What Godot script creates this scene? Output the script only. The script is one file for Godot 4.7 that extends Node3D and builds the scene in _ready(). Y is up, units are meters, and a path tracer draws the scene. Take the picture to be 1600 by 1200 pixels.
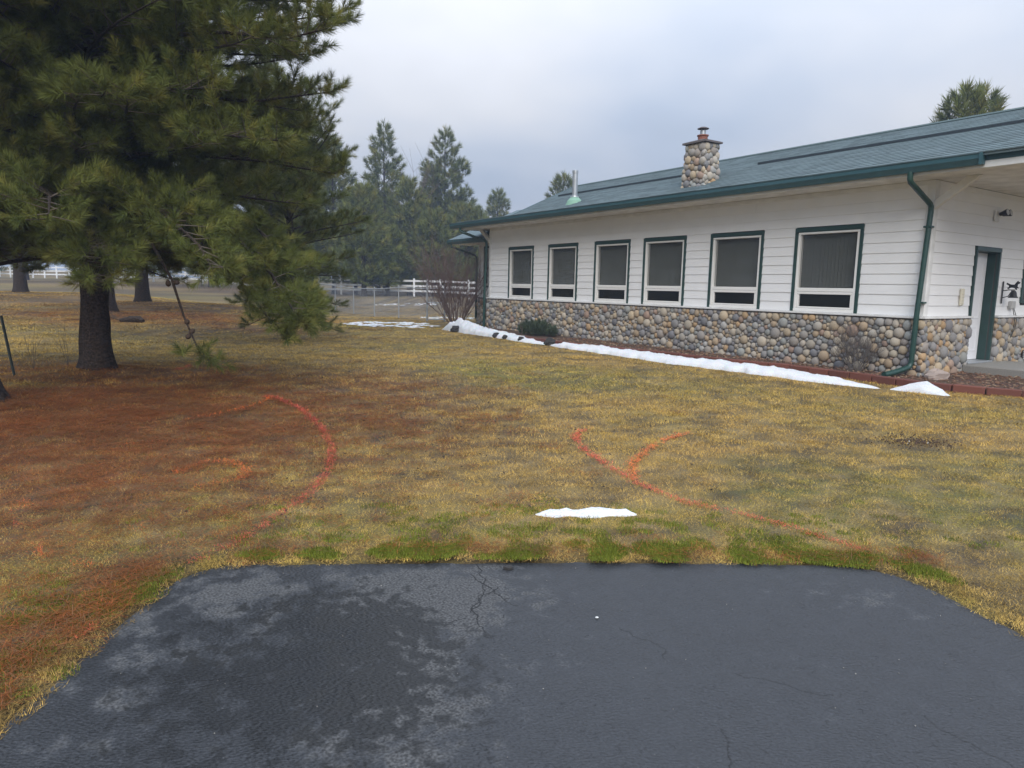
extends Node3D
# A lawn behind an asphalt drive: tall pines on one side, a long low house with cobble base on the other, overcast winter day.

const CORNER := Vector3(6.931, 0.0, -11.749)
const YAW := 0.5874
var rng := RandomNumberGenerator.new()
var noise := FastNoiseLite.new()
var fine := FastNoiseLite.new()
var M := {}
var names := {}
var UD := Vector3.ZERO      # along the long wall, away from the near corner
var ND := Vector3.ZERO      # into the house
var asphalt_edge := PackedVector2Array()
var bed_edge := PackedVector2Array()
var mounds := []
var snow_areas := []

# ---------------------------------------------------------------- mesh helpers
class MB:
	var v := PackedVector3Array()
	var n := PackedVector3Array()
	var c := PackedColorArray()
	var uv := PackedVector2Array()
	var col := Color(1, 1, 1)
	var with_uv := false
	func tri_n(a: Vector3, b: Vector3, d: Vector3, na: Vector3, nb: Vector3, nd: Vector3):
		var g := (d - a).cross(b - a)
		if g.dot(na + nb + nd) < 0.0:
			v.append(a); v.append(d); v.append(b)
			n.append(na); n.append(nd); n.append(nb)
		else:
			v.append(a); v.append(b); v.append(d)
			n.append(na); n.append(nb); n.append(nd)
		c.append(col); c.append(col); c.append(col)
	func tri(a: Vector3, b: Vector3, d: Vector3, out: Vector3):
		var g := (d - a).cross(b - a).normalized()
		if g.dot(out) < 0.0:
			g = -g
		tri_n(a, b, d, g, g, g)
	func quad(a: Vector3, b: Vector3, d: Vector3, e: Vector3, out: Vector3):
		tri(a, b, d, out)
		tri(a, d, e, out)
	func quad_n(a: Vector3, b: Vector3, d: Vector3, e: Vector3, na: Vector3, nb: Vector3, nd: Vector3, ne: Vector3):
		tri_n(a, b, d, na, nb, nd)
		tri_n(a, d, e, na, nd, ne)
	func box(lo: Vector3, hi: Vector3):
		hexa([Vector3(lo.x, lo.y, lo.z), Vector3(hi.x, lo.y, lo.z), Vector3(hi.x, lo.y, hi.z), Vector3(lo.x, lo.y, hi.z),
			Vector3(lo.x, hi.y, lo.z), Vector3(hi.x, hi.y, lo.z), Vector3(hi.x, hi.y, hi.z), Vector3(lo.x, hi.y, hi.z)])
	func hexa(p: Array):   # four points below, the four above them
		var m := Vector3.ZERO
		for q in p:
			m += q / 8.0
		for f in [[0, 1, 2, 3], [4, 5, 6, 7], [0, 1, 5, 4], [1, 2, 6, 5], [2, 3, 7, 6], [3, 0, 4, 7]]:
			var o: Vector3 = (p[f[0]] + p[f[1]] + p[f[2]] + p[f[3]]) / 4.0 - m
			quad(p[f[0]], p[f[1]], p[f[2]], p[f[3]], o)
	func cbox(size: Vector3, b: float, t := Transform3D.IDENTITY):   # chamfered box about its centre
		var h := size / 2.0
		var m: Vector3 = t.origin
		for ax in 3:
			for s in [-1.0, 1.0]:
				var q := []
				for k in [[-1, -1], [1, -1], [1, 1], [-1, 1]]:
					var p := Vector3.ZERO
					p[ax] = s * h[ax]
					p[(ax + 1) % 3] = k[0] * (h[(ax + 1) % 3] - b)
					p[(ax + 2) % 3] = k[1] * (h[(ax + 2) % 3] - b)
					q.append(t * p)
				quad(q[0], q[1], q[2], q[3], (q[0] + q[2]) / 2.0 - m)
		for ax in 3:
			var a1 := (ax + 1) % 3
			var a2 := (ax + 2) % 3
			for s in [-1.0, 1.0]:
				for r in [-1.0, 1.0]:
					var q := []
					for e in [[0, -1.0], [0, 1.0], [1, 1.0], [1, -1.0]]:
						var p := Vector3.ZERO
						p[ax] = e[1] * (h[ax] - b)
						p[a1] = s * (h[a1] - (b if e[0] == 1 else 0.0))
						p[a2] = r * (h[a2] - (b if e[0] == 0 else 0.0))
						q.append(t * p)
					quad(q[0], q[1], q[2], q[3], (q[0] + q[2]) / 2.0 - m)
		for x in [-1.0, 1.0]:
			for y in [-1.0, 1.0]:
				for z in [-1.0, 1.0]:
					var p0 := t * Vector3(x * h.x, y * (h.y - b), z * (h.z - b))
					var p1 := t * Vector3(x * (h.x - b), y * h.y, z * (h.z - b))
					var p2 := t * Vector3(x * (h.x - b), y * (h.y - b), z * h.z)
					tri(p0, p1, p2, (p0 + p1 + p2) / 3.0 - m)
	func tube(pts: Array, radii: Array, sides := 8, caps := true):
		var count := pts.size()
		var rings := []
		var dirs := []
		var up := Vector3(0.31, 0.2, 0.93).normalized()
		for i in count:
			var d: Vector3 = (pts[min(i + 1, count - 1)] - pts[max(i - 1, 0)]).normalized()
			if absf(d.dot(up)) > 0.93:
				up = Vector3(0.9, 0.1, -0.3).normalized()
			var x := up.cross(d).normalized()
			up = d.cross(x).normalized()
			var ring := []
			var nn := []
			for k in sides:
				var a := TAU * k / sides
				var o := x * cos(a) + up * sin(a)
				nn.append(o)
				ring.append(pts[i] + o * radii[i])
			rings.append([ring, nn])
			dirs.append(d)
		for i in count - 1:
			for k in sides:
				var k2 := (k + 1) % sides
				quad_n(rings[i][0][k], rings[i][0][k2], rings[i + 1][0][k2], rings[i + 1][0][k], rings[i][1][k], rings[i][1][k2], rings[i + 1][1][k2], rings[i + 1][1][k])
		if caps:
			for e in [0, count - 1]:
				for k in sides:
					tri(pts[e], rings[e][0][k], rings[e][0][(k + 1) % sides], dirs[e] * (-1.0 if e == 0 else 1.0))
	func lathe(profile: Array, at: Vector3, sides := 16):   # [radius, height] pairs
		for i in profile.size() - 1:
			var p: Array = profile[i]
			var q: Array = profile[i + 1]
			var slope := Vector2(q[1] - p[1], p[0] - q[0]).normalized()
			for k in sides:
				var a := TAU * k / sides
				var b := TAU * (k + 1) / sides
				var ea := Vector3(cos(a), 0, sin(a))
				var eb := Vector3(cos(b), 0, sin(b))
				var na := (ea * slope.x + Vector3.UP * slope.y).normalized()
				var nb := (eb * slope.x + Vector3.UP * slope.y).normalized()
				quad_n(at + ea * p[0] + Vector3.UP * p[1], at + eb * p[0] + Vector3.UP * p[1], at + eb * q[0] + Vector3.UP * q[1], at + ea * q[0] + Vector3.UP * q[1], na, nb, nb, na)
	func mesh() -> ArrayMesh:
		var a := []
		a.resize(Mesh.ARRAY_MAX)
		a[Mesh.ARRAY_VERTEX] = v
		a[Mesh.ARRAY_NORMAL] = n
		a[Mesh.ARRAY_COLOR] = c
		if with_uv:
			a[Mesh.ARRAY_TEX_UV] = uv
		var m := ArrayMesh.new()
		m.add_surface_from_arrays(Mesh.PRIMITIVE_TRIANGLES, a)
		return m

func numbered(parent: Node, called: String) -> String:
	var key := str(parent.get_instance_id()) + called
	var k: int = names.get(key, 0)
	names[key] = k + 1
	return called if k == 0 else "%s_%03d" % [called, k]

func put(called: String, mesh: Mesh, material: Material, parent: Node = self) -> MeshInstance3D:
	var o := MeshInstance3D.new()
	o.mesh = mesh
	o.material_override = material
	o.name = numbered(parent, called)
	parent.add_child(o)
	return o

func base(called: String, at := Vector3.ZERO, parent: Node = self) -> Node3D:
	var o := Node3D.new()
	o.name = numbered(parent, called)
	parent.add_child(o)
	o.position = at
	return o

func tag(o: Node, label: String, category := "", group := "", kind := "") -> Node:
	if label: o.set_meta("label", label)
	if category: o.set_meta("category", category)
	if group: o.set_meta("group", group)
	if kind: o.set_meta("kind", kind)
	return o

func many(called: String, mesh: Mesh, material: Material, xf: Array, cols: Array, parent: Node = self) -> MultiMeshInstance3D:
	var mm := MultiMesh.new()
	mm.transform_format = MultiMesh.TRANSFORM_3D
	mm.use_colors = true
	mm.mesh = mesh
	mm.instance_count = xf.size()
	for i in xf.size():
		mm.set_instance_transform(i, xf[i])
		mm.set_instance_color(i, cols[i])
	var o := MultiMeshInstance3D.new()
	o.multimesh = mm
	o.material_override = material
	o.name = numbered(parent, called)
	parent.add_child(o)
	return o

func lin(r: float, g: float, b: float) -> Color:
	return Color(r, g, b).linear_to_srgb()

func mat(r: float, g: float, b: float, rough := 0.8, metal := 0.0) -> StandardMaterial3D:
	var m := StandardMaterial3D.new()
	m.albedo_color = lin(r, g, b)
	m.roughness = rough
	m.metallic = metal
	return m

func noise_tex(freq: float, lo: Color, hi: Color, octaves := 4, size := 512, sd := 3, normal := false, strength := 4.0) -> NoiseTexture2D:
	var f := FastNoiseLite.new()
	f.seed = sd
	f.noise_type = FastNoiseLite.TYPE_SIMPLEX_SMOOTH
	f.frequency = freq
	f.fractal_octaves = octaves
	var t := NoiseTexture2D.new()
	t.width = size
	t.height = size
	t.seamless = true
	t.noise = f
	if normal:
		t.as_normal_map = true
		t.bump_strength = strength
	else:
		var g := Gradient.new()
		g.set_color(0, lo)
		g.set_color(1, hi)
		t.color_ramp = g
	return t

func grained(m: StandardMaterial3D, tex: Texture2D, scale: float, nrm: Texture2D = null, nscale := 0.5) -> StandardMaterial3D:
	m.uv1_triplanar = true
	m.uv1_world_triplanar = true
	m.uv1_scale = Vector3.ONE * scale
	if tex: m.albedo_texture = tex
	if nrm:
		m.normal_enabled = true
		m.normal_texture = nrm
		m.normal_scale = nscale
	return m

func vcol(m: StandardMaterial3D) -> StandardMaterial3D:
	m.vertex_color_use_as_albedo = true
	return m

# ---------------------------------------------------------------- the lie of the land
const LAND := [[-6, -10, .13], [-5.6, -7.4, .08], [-3, -5, 0], [0, -4.1, .025], [-2, -3.5, .005], [2.4, -3.9, .005], [0, -8, .02], [3, -5, .02], [5, -9, .05], [2, -13, .06], [-1, -18, .07], [-2, -24, .1], [-3.3, -26.5, .12], [-6.3, -32, .05], [-12, -40, .2],
	[-8.8, -54, .6], [-12.5, -21, .45], [-13.9, -26, .62], [-22.4, -31, .8], [-10, -18, .38], [-5.7, -17, .1], [-40, -70, 1.3], [-51.7, -78, 1.45], [8, -10, .1], [12, -8, .1], [-8, -5, .1], [-10, -10, .25], [10, -20, .12], [20, -30, .3], [0, -80, 1.2], [30, -60, .8],
	[0, 0, 0], [5, 0, 0], [-5, 0, .03], [-30, -10, .7], [0, -50, .55], [-2.6, -2.4, 0], [3.3, -2.4, 0], [0, 6, 0], [0, -150, 3], [-90, -100, 3], [90, -100, 3]]

func land(x: float, z: float) -> float:
	var s := 0.0
	var t := 0.0
	var k := 1.0 / (absf(z) * 0.25 + absf(x) * 0.15 + 2.5)
	for p in LAND:
		var dx: float = (x - p[0]) * k
		var dz: float = (z - p[1]) * k
		var d := dx * dx + dz * dz + 0.02
		var w := 1.0 / (d * d)
		s += w * p[2]
		t += w
	var y := s / t
	for m in mounds:
		var q: float = ((x - m[0]) * (x - m[0]) + (z - m[1]) * (z - m[1])) / (m[2] * m[2])
		if q < 6.0: y += m[3] * exp(-q)
	var far := clampf((-z - 3.0) * 0.2, 0.15, 1.0)
	return y + noise.get_noise_2d(x * 9.0, z * 9.0) * 0.035 * far

func to_house(p: Vector3) -> Vector2:
	var d := p - CORNER
	return Vector2(d.dot(UD), d.dot(ND))

func from_house(u: float, w: float, y := 0.0) -> Vector3:
	var p := CORNER + UD * u + ND * w
	p.y = y
	return p

const BLOBS := [   # x, z, reach across, reach in depth, colour, strength: litter, straw, green and darker brown tints
	[-4.6, -7.2, 3.4, 2.7, Color(.24, .092, .036), .95], [-3.3, -5.4, 1.7, 1.4, Color(.245, .10, .04), .9], [-5.4, -5.0, 2.6, 1.6, Color(.24, .092, .035), .85], [-3.2, -4.0, 1.2, .7, Color(.22, .115, .05), .5],
	[-1.9, -8.2, 2.2, 2.9, Color(.185, .112, .055), .8], [-.7, -6.6, 1.2, 1.6, Color(.17, .105, .052), .62], [-.6, -10.0, 1.2, 2.2, Color(.16, .11, .055), .6], [-3.6, -10.5, 2.4, 2.2, Color(.2, .105, .05), .7], [-6.4, -10.2, 2.2, 1.6, Color(.23, .10, .045), .8],
	[-8.0, -13.2, 5.5, 1.8, Color(.40, .28, .085), .75], [-3.4, -13.2, 3.5, 1.4, Color(.38, .255, .075), .7],
	[-10.5, -20.5, 6.5, 3.0, Color(.25, .10, .05), .95], [-14, -26, 8, 3, Color(.25, .12, .062), .8], [-20, -30, 9, 4, Color(.30, .19, .08), .7], [-9.0, -16.6, 3, 1.1, Color(.24, .17, .085), .7],
	[-6.6, -21.5, 1.7, 1.6, Color(.30, .30, .035), .95], [-7.6, -24.5, 2.4, 1.6, Color(.36, .20, .07), .7], [-3.6, -20, 2.2, 2.2, Color(.28, .24, .06), .5],
	[.6, -11.4, 1.5, 1.3, Color(.21, .21, .045), .75], [-.7, -12.6, 1.0, .9, Color(.22, .23, .045), .7], [2.4, -11.6, 2.0, 1.2, Color(.24, .2, .055), .6], [3.0, -6.4, 2.2, 1.6, Color(.33, .22, .082), .5], [1.7, -5.4, 1.4, 1.0, Color(.35, .225, .09), .6],
	[3.6, -4.7, 1.9, .95, Color(.155, .155, .046), .85], [4.6, -6.0, 1.3, .6, Color(.15, .155, .045), .7], [2.3, -5.6, .9, .5, Color(.15, .15, .045), .6], [5.4, -8.6, 1.4, 1.1, Color(.2, .19, .055), .6], [.1, -4.05, 2.3, .30, Color(.22, .19, .05), .5], [-2.05, -3.1, .4, .8, Color(.15, .145, .035), .55],
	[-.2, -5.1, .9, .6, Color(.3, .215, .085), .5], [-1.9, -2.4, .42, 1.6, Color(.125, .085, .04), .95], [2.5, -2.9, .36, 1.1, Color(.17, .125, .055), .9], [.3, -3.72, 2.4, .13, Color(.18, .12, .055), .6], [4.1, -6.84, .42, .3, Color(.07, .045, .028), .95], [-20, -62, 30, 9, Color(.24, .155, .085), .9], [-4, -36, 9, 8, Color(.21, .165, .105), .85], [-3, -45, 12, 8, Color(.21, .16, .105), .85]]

func lawn(x: float, z: float) -> Color:
	var a := noise.get_noise_2d(x * 7.0, z * 7.0)
	var b := noise.get_noise_2d(x * 26.0 + 400.0, z * 26.0)
	var e := fine.get_noise_2d(x * 90.0, z * 90.0)
	var c := Color(.36, .25, .085).lerp(Color(.27, .22, .065), clampf(.5 + a * 1.3, 0, 1))
	c = c.lerp(Color(.38, .24, .09), clampf(b * 1.2, 0, 1) * .6)
	for p in BLOBS:
		var dx: float = (x - p[0]) / p[2]
		var dz: float = (z - p[1]) / p[3]
		var q := dx * dx + dz * dz
		if q < 3.2:
			var m := clampf((1.25 - sqrt(q) + a * .45 + b * .6 + e * .75) * 1.5, 0, 1) * float(p[5])
			c = c.lerp(p[4], m)
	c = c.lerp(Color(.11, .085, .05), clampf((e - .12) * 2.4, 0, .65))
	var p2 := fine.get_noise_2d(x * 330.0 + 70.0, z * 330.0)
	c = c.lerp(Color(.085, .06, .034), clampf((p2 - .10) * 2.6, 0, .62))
	c = c.lerp(Color(.46, .335, .15), clampf((-p2 - .12) * 2.2, 0, .5))
	return c

func in_asphalt(x: float, z: float, grow := 0.0) -> bool:
	if z < -4.1 or x < -2.2 or x > 4.0: return false
	return Geometry2D.is_point_in_polygon(Vector2(x, z), asphalt_edge)

func in_bed(x: float, z: float) -> bool:
	return Geometry2D.is_point_in_polygon(to_house(Vector3(x, 0, z)), bed_edge)

# ---------------------------------------------------------------- start
func _ready():
	rng.seed = 7
	noise.seed = 11
	noise.frequency = 0.02
	noise.fractal_octaves = 4
	fine.seed = 5
	fine.frequency = 0.02
	fine.fractal_octaves = 2
	UD = Vector3(-sin(YAW), 0, -cos(YAW))
	ND = Vector3(cos(YAW), 0, -sin(YAW))
	view_and_light()
	materials()
	ground_sheets()
	house()
	garden()
	snow()
	fences()
	trees()
	shrubs()
	lawn_cover()
	small_things()

func view_and_light():
	var cam := Camera3D.new()
	cam.name = "camera"
	cam.fov = 58.22
	cam.near = 0.05
	cam.far = 900.0
	add_child(cam)
	cam.transform = Transform3D(Basis(Vector3.RIGHT, -0.1402) * Basis(Vector3.BACK, 0.01943), Vector3(0, 1.5, 0))
	cam.current = true
	var sun := DirectionalLight3D.new()
	sun.name = "sun"
	sun.light_energy = 0.5
	sun.light_angular_distance = 40.0
	sun.light_color = Color(1.0, 0.97, 0.93)
	sun.shadow_enabled = true
	add_child(sun)
	sun.look_at_from_position(Vector3.ZERO, Vector3(0.0, -0.72, -1.0))
	var env := Environment.new()
	env.background_mode = Environment.BG_SKY
	env.tonemap_mode = Environment.TONE_MAPPER_LINEAR
	env.tonemap_exposure = 1.5
	env.sdfgi_enabled = true
	env.ssao_enabled = true
	env.ssil_enabled = true
	env.fog_enabled = true
	env.fog_density = 0.0018
	env.fog_light_color = Color(0.72, 0.80, 0.92)
	var sky := Sky.new()
	var pano := PanoramaSkyMaterial.new()
	pano.panorama = overcast()
	sky.sky_material = pano
	env.sky = sky
	var we := WorldEnvironment.new()
	we.name = "world_environment"
	we.environment = env
	add_child(we)

func overcast() -> ImageTexture:
	var w := 1024
	var h := 512
	var img := Image.create(w, h, false, Image.FORMAT_RGBF)
	var f := FastNoiseLite.new()
	f.seed = 21
	f.frequency = 1.0
	f.fractal_octaves = 5
	var g := FastNoiseLite.new()
	g.seed = 4
	g.frequency = 1.0
	g.fractal_octaves = 3
	for y in h:
		var el := (0.5 - (y + 0.5) / h) * PI
		var up := sin(el)
		for x in w:
			if up < -0.02:
				img.set_pixel(x, y, Color(.30, .31, .32))
				continue
			var az := TAU * x / w
			var d := Vector3(cos(el) * cos(az), up, cos(el) * sin(az))
			var k := 1.0 / (maxf(up, 0.0) + 0.22)     # a cloud sheet seen at a slant
			var q := Vector3(d.x * k, d.z * k, 0.0)
			var n1 := f.get_noise_3d(q.x * .8, q.y * .8, 1.7)
			var n2 := g.get_noise_3d(q.x * .28 + 9.0, q.y * .28, 4.0)
			var lum := (.285 + 1.12 * pow(clampf(up, 0, 1), 1.2)) * (1.0 + n1 * .26 + n2 * .16)
			var tint := Color(.85, .985, 1.22).lerp(Color(.96, 1.0, 1.09), clampf(.45 + n1 * 1.1 + n2 * .8, 0, 1))
			img.set_pixel(x, y, Color(tint.r * lum, tint.g * lum, tint.b * lum))
	return ImageTexture.create_from_image(img)

func materials():
	var speck := noise_tex(.09, Color(.72, .71, .70), Color(1, 1, 1), 5, 512, 31)
	var blotch := noise_tex(.012, Color(.86, .86, .85), Color(1, 1, 1), 4, 512, 32)
	var bumpy := noise_tex(.08, Color(), Color(), 4, 512, 33, true, 3.0)
	M.siding = grained(mat(.82, .82, .82, .55), noise_tex(.01, Color(.96, .96, .955), Color(1, 1, 1), 4, 512, 35), .35)
	M.white_trim = grained(mat(.82, .82, .81, .5), blotch, .5)
	M.soffit = grained(mat(.86, .84, .80, .7), blotch, .4)
	M.vinyl = mat(.80, .79, .76, .35)
	M.green_trim = grained(mat(.022, .062, .055, .42), blotch, .8)
	M.green_metal = grained(mat(.045, .112, .132, .33), blotch, .7)
	M.green_pipe = grained(mat(.022, .068, .055, .35), blotch, .9)
	M.door = mat(.80, .80, .82, .4)
	M.stone = vcol(grained(mat(1, 1, 1, .82), speck, 2.3, bumpy, .35))
	M.mortar = grained(mat(.24, .22, .20, .95), speck, 3.0, bumpy, .6)
	M.shingle = vcol(grained(mat(1, 1, 1, .9), noise_tex(.16, Color(.55, .55, .55), Color(1, 1, 1), 3, 512, 34), 2.2, bumpy, .5))
	M.slab = grained(mat(.36, .35, .32, .9), speck, 1.4, bumpy, .3)
	M.cap = grained(mat(.17, .15, .15, .9), speck, 2.0, bumpy, .3)
	M.clay = grained(mat(.33, .13, .09, .85), speck, 3.0)
	M.steel = grained(mat(.52, .55, .58, .38, .6), blotch, 1.0)
	M.galvanised = mat(.42, .44, .46, .45, .5)
	M.flashing = mat(.20, .36, .26, .6)
	M.line = mat(.022, .032, .04, .7)
	M.blind = mat(.17, .18, .165, .8)
	M.room = mat(.06, .058, .055, .9)
	M.iron = mat(.015, .015, .017, .55)
	M.beige = mat(.62, .58, .46, .5)
	M.grey_box = mat(.42, .42, .41, .5)
	M.cable = mat(.05, .05, .05, .6)
	M.brick = vcol(grained(mat(1, 1, 1, .88), speck, 3.0, bumpy, .5))
	M.mulch = vcol(grained(mat(1, 1, 1, .95), noise_tex(.2, Color(.45, .42, .40), Color(1, 1, 1), 4, 512, 36), 1.6, bumpy, .9))
	M.chip = vcol(mat(1, 1, 1, .9))
	M.snow = grained(mat(.82, .83, .85, .7), noise_tex(.07, Color(.80, .80, .79), Color(1, 1, 1), 5, 512, 38), 1.1, bumpy, .5)
	M.snow.subsurf_scatter_enabled = true
	M.snow.subsurf_scatter_strength = 0.2
	M.rock = grained(mat(.045, .042, .04, .85), speck, 2.0, bumpy, .6)
	M.bark = grained(mat(.115, .082, .062, .95), noise_tex(.06, Color(.22, .19, .17), Color(1, 1, 1), 4, 512, 40), .8, noise_tex(.05, Color(), Color(), 5, 512, 41, true, 10.0), 1.0)
	M.twig = mat(.12, .095, .075, .9)
	M.needle = vcol(mat(1, 1, 1, .6))
	M.needle.metallic_specular = .3
	M.needle.backlight = Color(.35, .38, .2)
	M.cone = mat(.06, .038, .024, .85)
	M.grass = vcol(mat(1, 1, 1, .9))
	M.grass.metallic_specular = .15
	M.grass.backlight = Color(.3, .3, .25)
	M.paint = vcol(mat(1, 1, 1, .6))
	M.vinyl_fence = mat(.78, .79, .80, .45)
	M.bare_twig = mat(.155, .105, .09, .85)
	M.grey_twig = mat(.12, .105, .095, .9)
	M.soil = vcol(grained(mat(1, 1, 1, .95), noise_tex(.12, Color(.50, .48, .45), Color(1, 1, 1), 5, 512, 37), .9, bumpy, .9))
	M.lens = mat(.55, .57, .6, .15)
	M.glass = mat(.05, .055, .06, .03)
	M.glass.transparency = BaseMaterial3D.TRANSPARENCY_ALPHA
	M.glass.albedo_color = Color(.22, .23, .22, .2)
	M.glass.metallic_specular = .22

# ---------------------------------------------------------------- ground, drive
func ground_sheets():
	for p in [[-1.69, 6.0], [-1.66, 1.0], [-1.68, -1.2], [-1.685, -2.11], [-1.69, -2.45], [-1.695, -2.9], [-1.67, -3.30], [-1.60, -3.43], [-1.48, -3.49], [-.946, -3.545], [-.33, -3.59], [.371, -3.622], [1.083, -3.647], [1.70, -3.665], [1.93, -3.64], [2.07, -3.56], [2.17, -3.39], [2.223, -3.21], [2.269, -3.05], [2.302, -2.89], [2.40, -2.3], [2.6, -1.2], [3.0, 1.0], [3.4, 6.0]]:
		asphalt_edge.append(Vector2(p[0], p[1]))
	# bed between kerb bricks and wall, in the house's own along/across measure
	for p in [[-4.0, -.55], [-1.91, -.92], [-1.2, -1.16], [-.37, -1.19], [.4, -1.13], [1.65, -1.05], [2.88, -1.28], [4.18, -1.38], [5.13, -1.52], [6.42, -1.70], [7.66, -1.85], [9.2, -1.75], [10.8, -1.62], [12.5, -1.5], [13.8, -1.4]]:
		bed_edge.append(Vector2(p[0], p[1]))
	bed_edge.append(Vector2(14.6, -.2))
	bed_edge.append(Vector2(14.6, 8))
	bed_edge.append(Vector2(-4.0, 8))
	mounds = [[-6.04, -9.85, .75, .09], [-5.86, -7.4, .7, .08], [-12.5, -21, .8, .08], [-13.9, -26, .8, .08], [-22.4, -31, .9, .08]]
	var xs := axis([[-260, 40.0], [-100, 10.0], [-40, 3.0], [-16, .8], [-9, .22], [9, .8], [16, 3.0], [40, 10.0], [100, 40.0]], 260.0)
	var zs := axis([[-420, 60.0], [-150, 12.0], [-60, 2.5], [-28, .7], [-16, .3], [-9, .16], [-2, .6], [8, 4.0]], 24.0)
	var v := PackedVector3Array()
	var n := PackedVector3Array()
	var c := PackedColorArray()
	var idx := PackedInt32Array()
	var cols := xs.size()
	var grown: PackedVector2Array = Geometry2D.offset_polygon(asphalt_edge, .17)[0]
	for z in zs:
		for x in xs:
			var y := land(x, z)
			if in_asphalt(x, z): y -= .06
			elif z > -4.2 and Geometry2D.is_point_in_polygon(Vector2(x, z), grown): y = minf(y, -.012)
			elif in_bed(x, z): y = minf(y, .06)
			v.append(Vector3(x, y, z))
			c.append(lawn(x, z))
	for j in zs.size():
		for i in cols:
			var a := v[j * cols + maxi(i - 1, 0)]
			var b := v[j * cols + mini(i + 1, cols - 1)]
			var d := v[maxi(j - 1, 0) * cols + i]
			var e := v[mini(j + 1, zs.size() - 1) * cols + i]
			var q := (e - d).cross(b - a).normalized()
			n.append(q if q.y > 0 else -q)
	for j in zs.size() - 1:
		for i in cols - 1:
			var k := j * cols + i
			idx.append_array(PackedInt32Array([k, k + 1, k + cols, k + 1, k + cols + 1, k + cols]))
	var arr := []
	arr.resize(Mesh.ARRAY_MAX)
	arr[Mesh.ARRAY_VERTEX] = v
	arr[Mesh.ARRAY_NORMAL] = n
	arr[Mesh.ARRAY_COLOR] = c
	arr[Mesh.ARRAY_INDEX] = idx
	var am := ArrayMesh.new()
	am.add_surface_from_arrays(Mesh.PRIMITIVE_TRIANGLES, arr)
	tag(put("ground", am, M.soil), "dead winter lawn and pasture with pine needle litter", "ground", "", "structure")
	driveway()

func axis(steps: Array, last: float) -> Array:
	var out := []
	for k in steps.size():
		var x: float = steps[k][0]
		var stop: float = steps[k + 1][0] if k + 1 < steps.size() else last
		while x < stop - 1e-4:
			out.append(x)
			x += steps[k][1]
	out.append(last)
	return out

func driveway():
	# outline with a ragged broken edge
	var ring := PackedVector2Array()
	for i in asphalt_edge.size():
		var a := asphalt_edge[i]
		var b := asphalt_edge[(i + 1) % asphalt_edge.size()]
		var k := maxi(1, int(a.distance_to(b) / .05)) if minf(a.y, b.y) < -1.0 and absf(a.x - b.x) < 1.6 else 1
		for s in k:
			var p := a.lerp(b, float(s) / k)
			if k > 1: p += Vector2(fine.get_noise_2d(p.x * 160, p.y * 160), fine.get_noise_2d(p.x * 160 + 90, p.y * 160)) * .022
			ring.append(p)
	var m := MB.new()
	m.with_uv = true
	var t := Geometry2D.triangulate_polygon(ring)
	for k in range(0, t.size(), 3):
		var q := []
		for e in 3: q.append(Vector3(ring[t[k + e]].x, 0, ring[t[k + e]].y))
		m.tri(q[0], q[1], q[2], Vector3.UP)
	for i in ring.size():
		var a := ring[i]
		var b := ring[(i + 1) % ring.size()]
		var o := Vector3(b.y - a.y, 0, a.x - b.x)
		m.quad(Vector3(a.x, 0, a.y), Vector3(b.x, 0, b.y), Vector3(b.x, -.09, b.y), Vector3(a.x, -.09, a.y), o if not Geometry2D.is_point_in_polygon((a + b) / 2 + Vector2(o.x, o.z).normalized() * .01, ring) else -o)
	for p in m.v: m.uv.append(Vector2((p.x + 2.4) / 5.4, (p.z + 4.0) / 2.7))
	var mt := asphalt_material()
	tag(put("driveway", m.mesh(), mt), "dark sealed asphalt drive with worn grey patches and cracks", "driveway", "", "structure")

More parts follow.
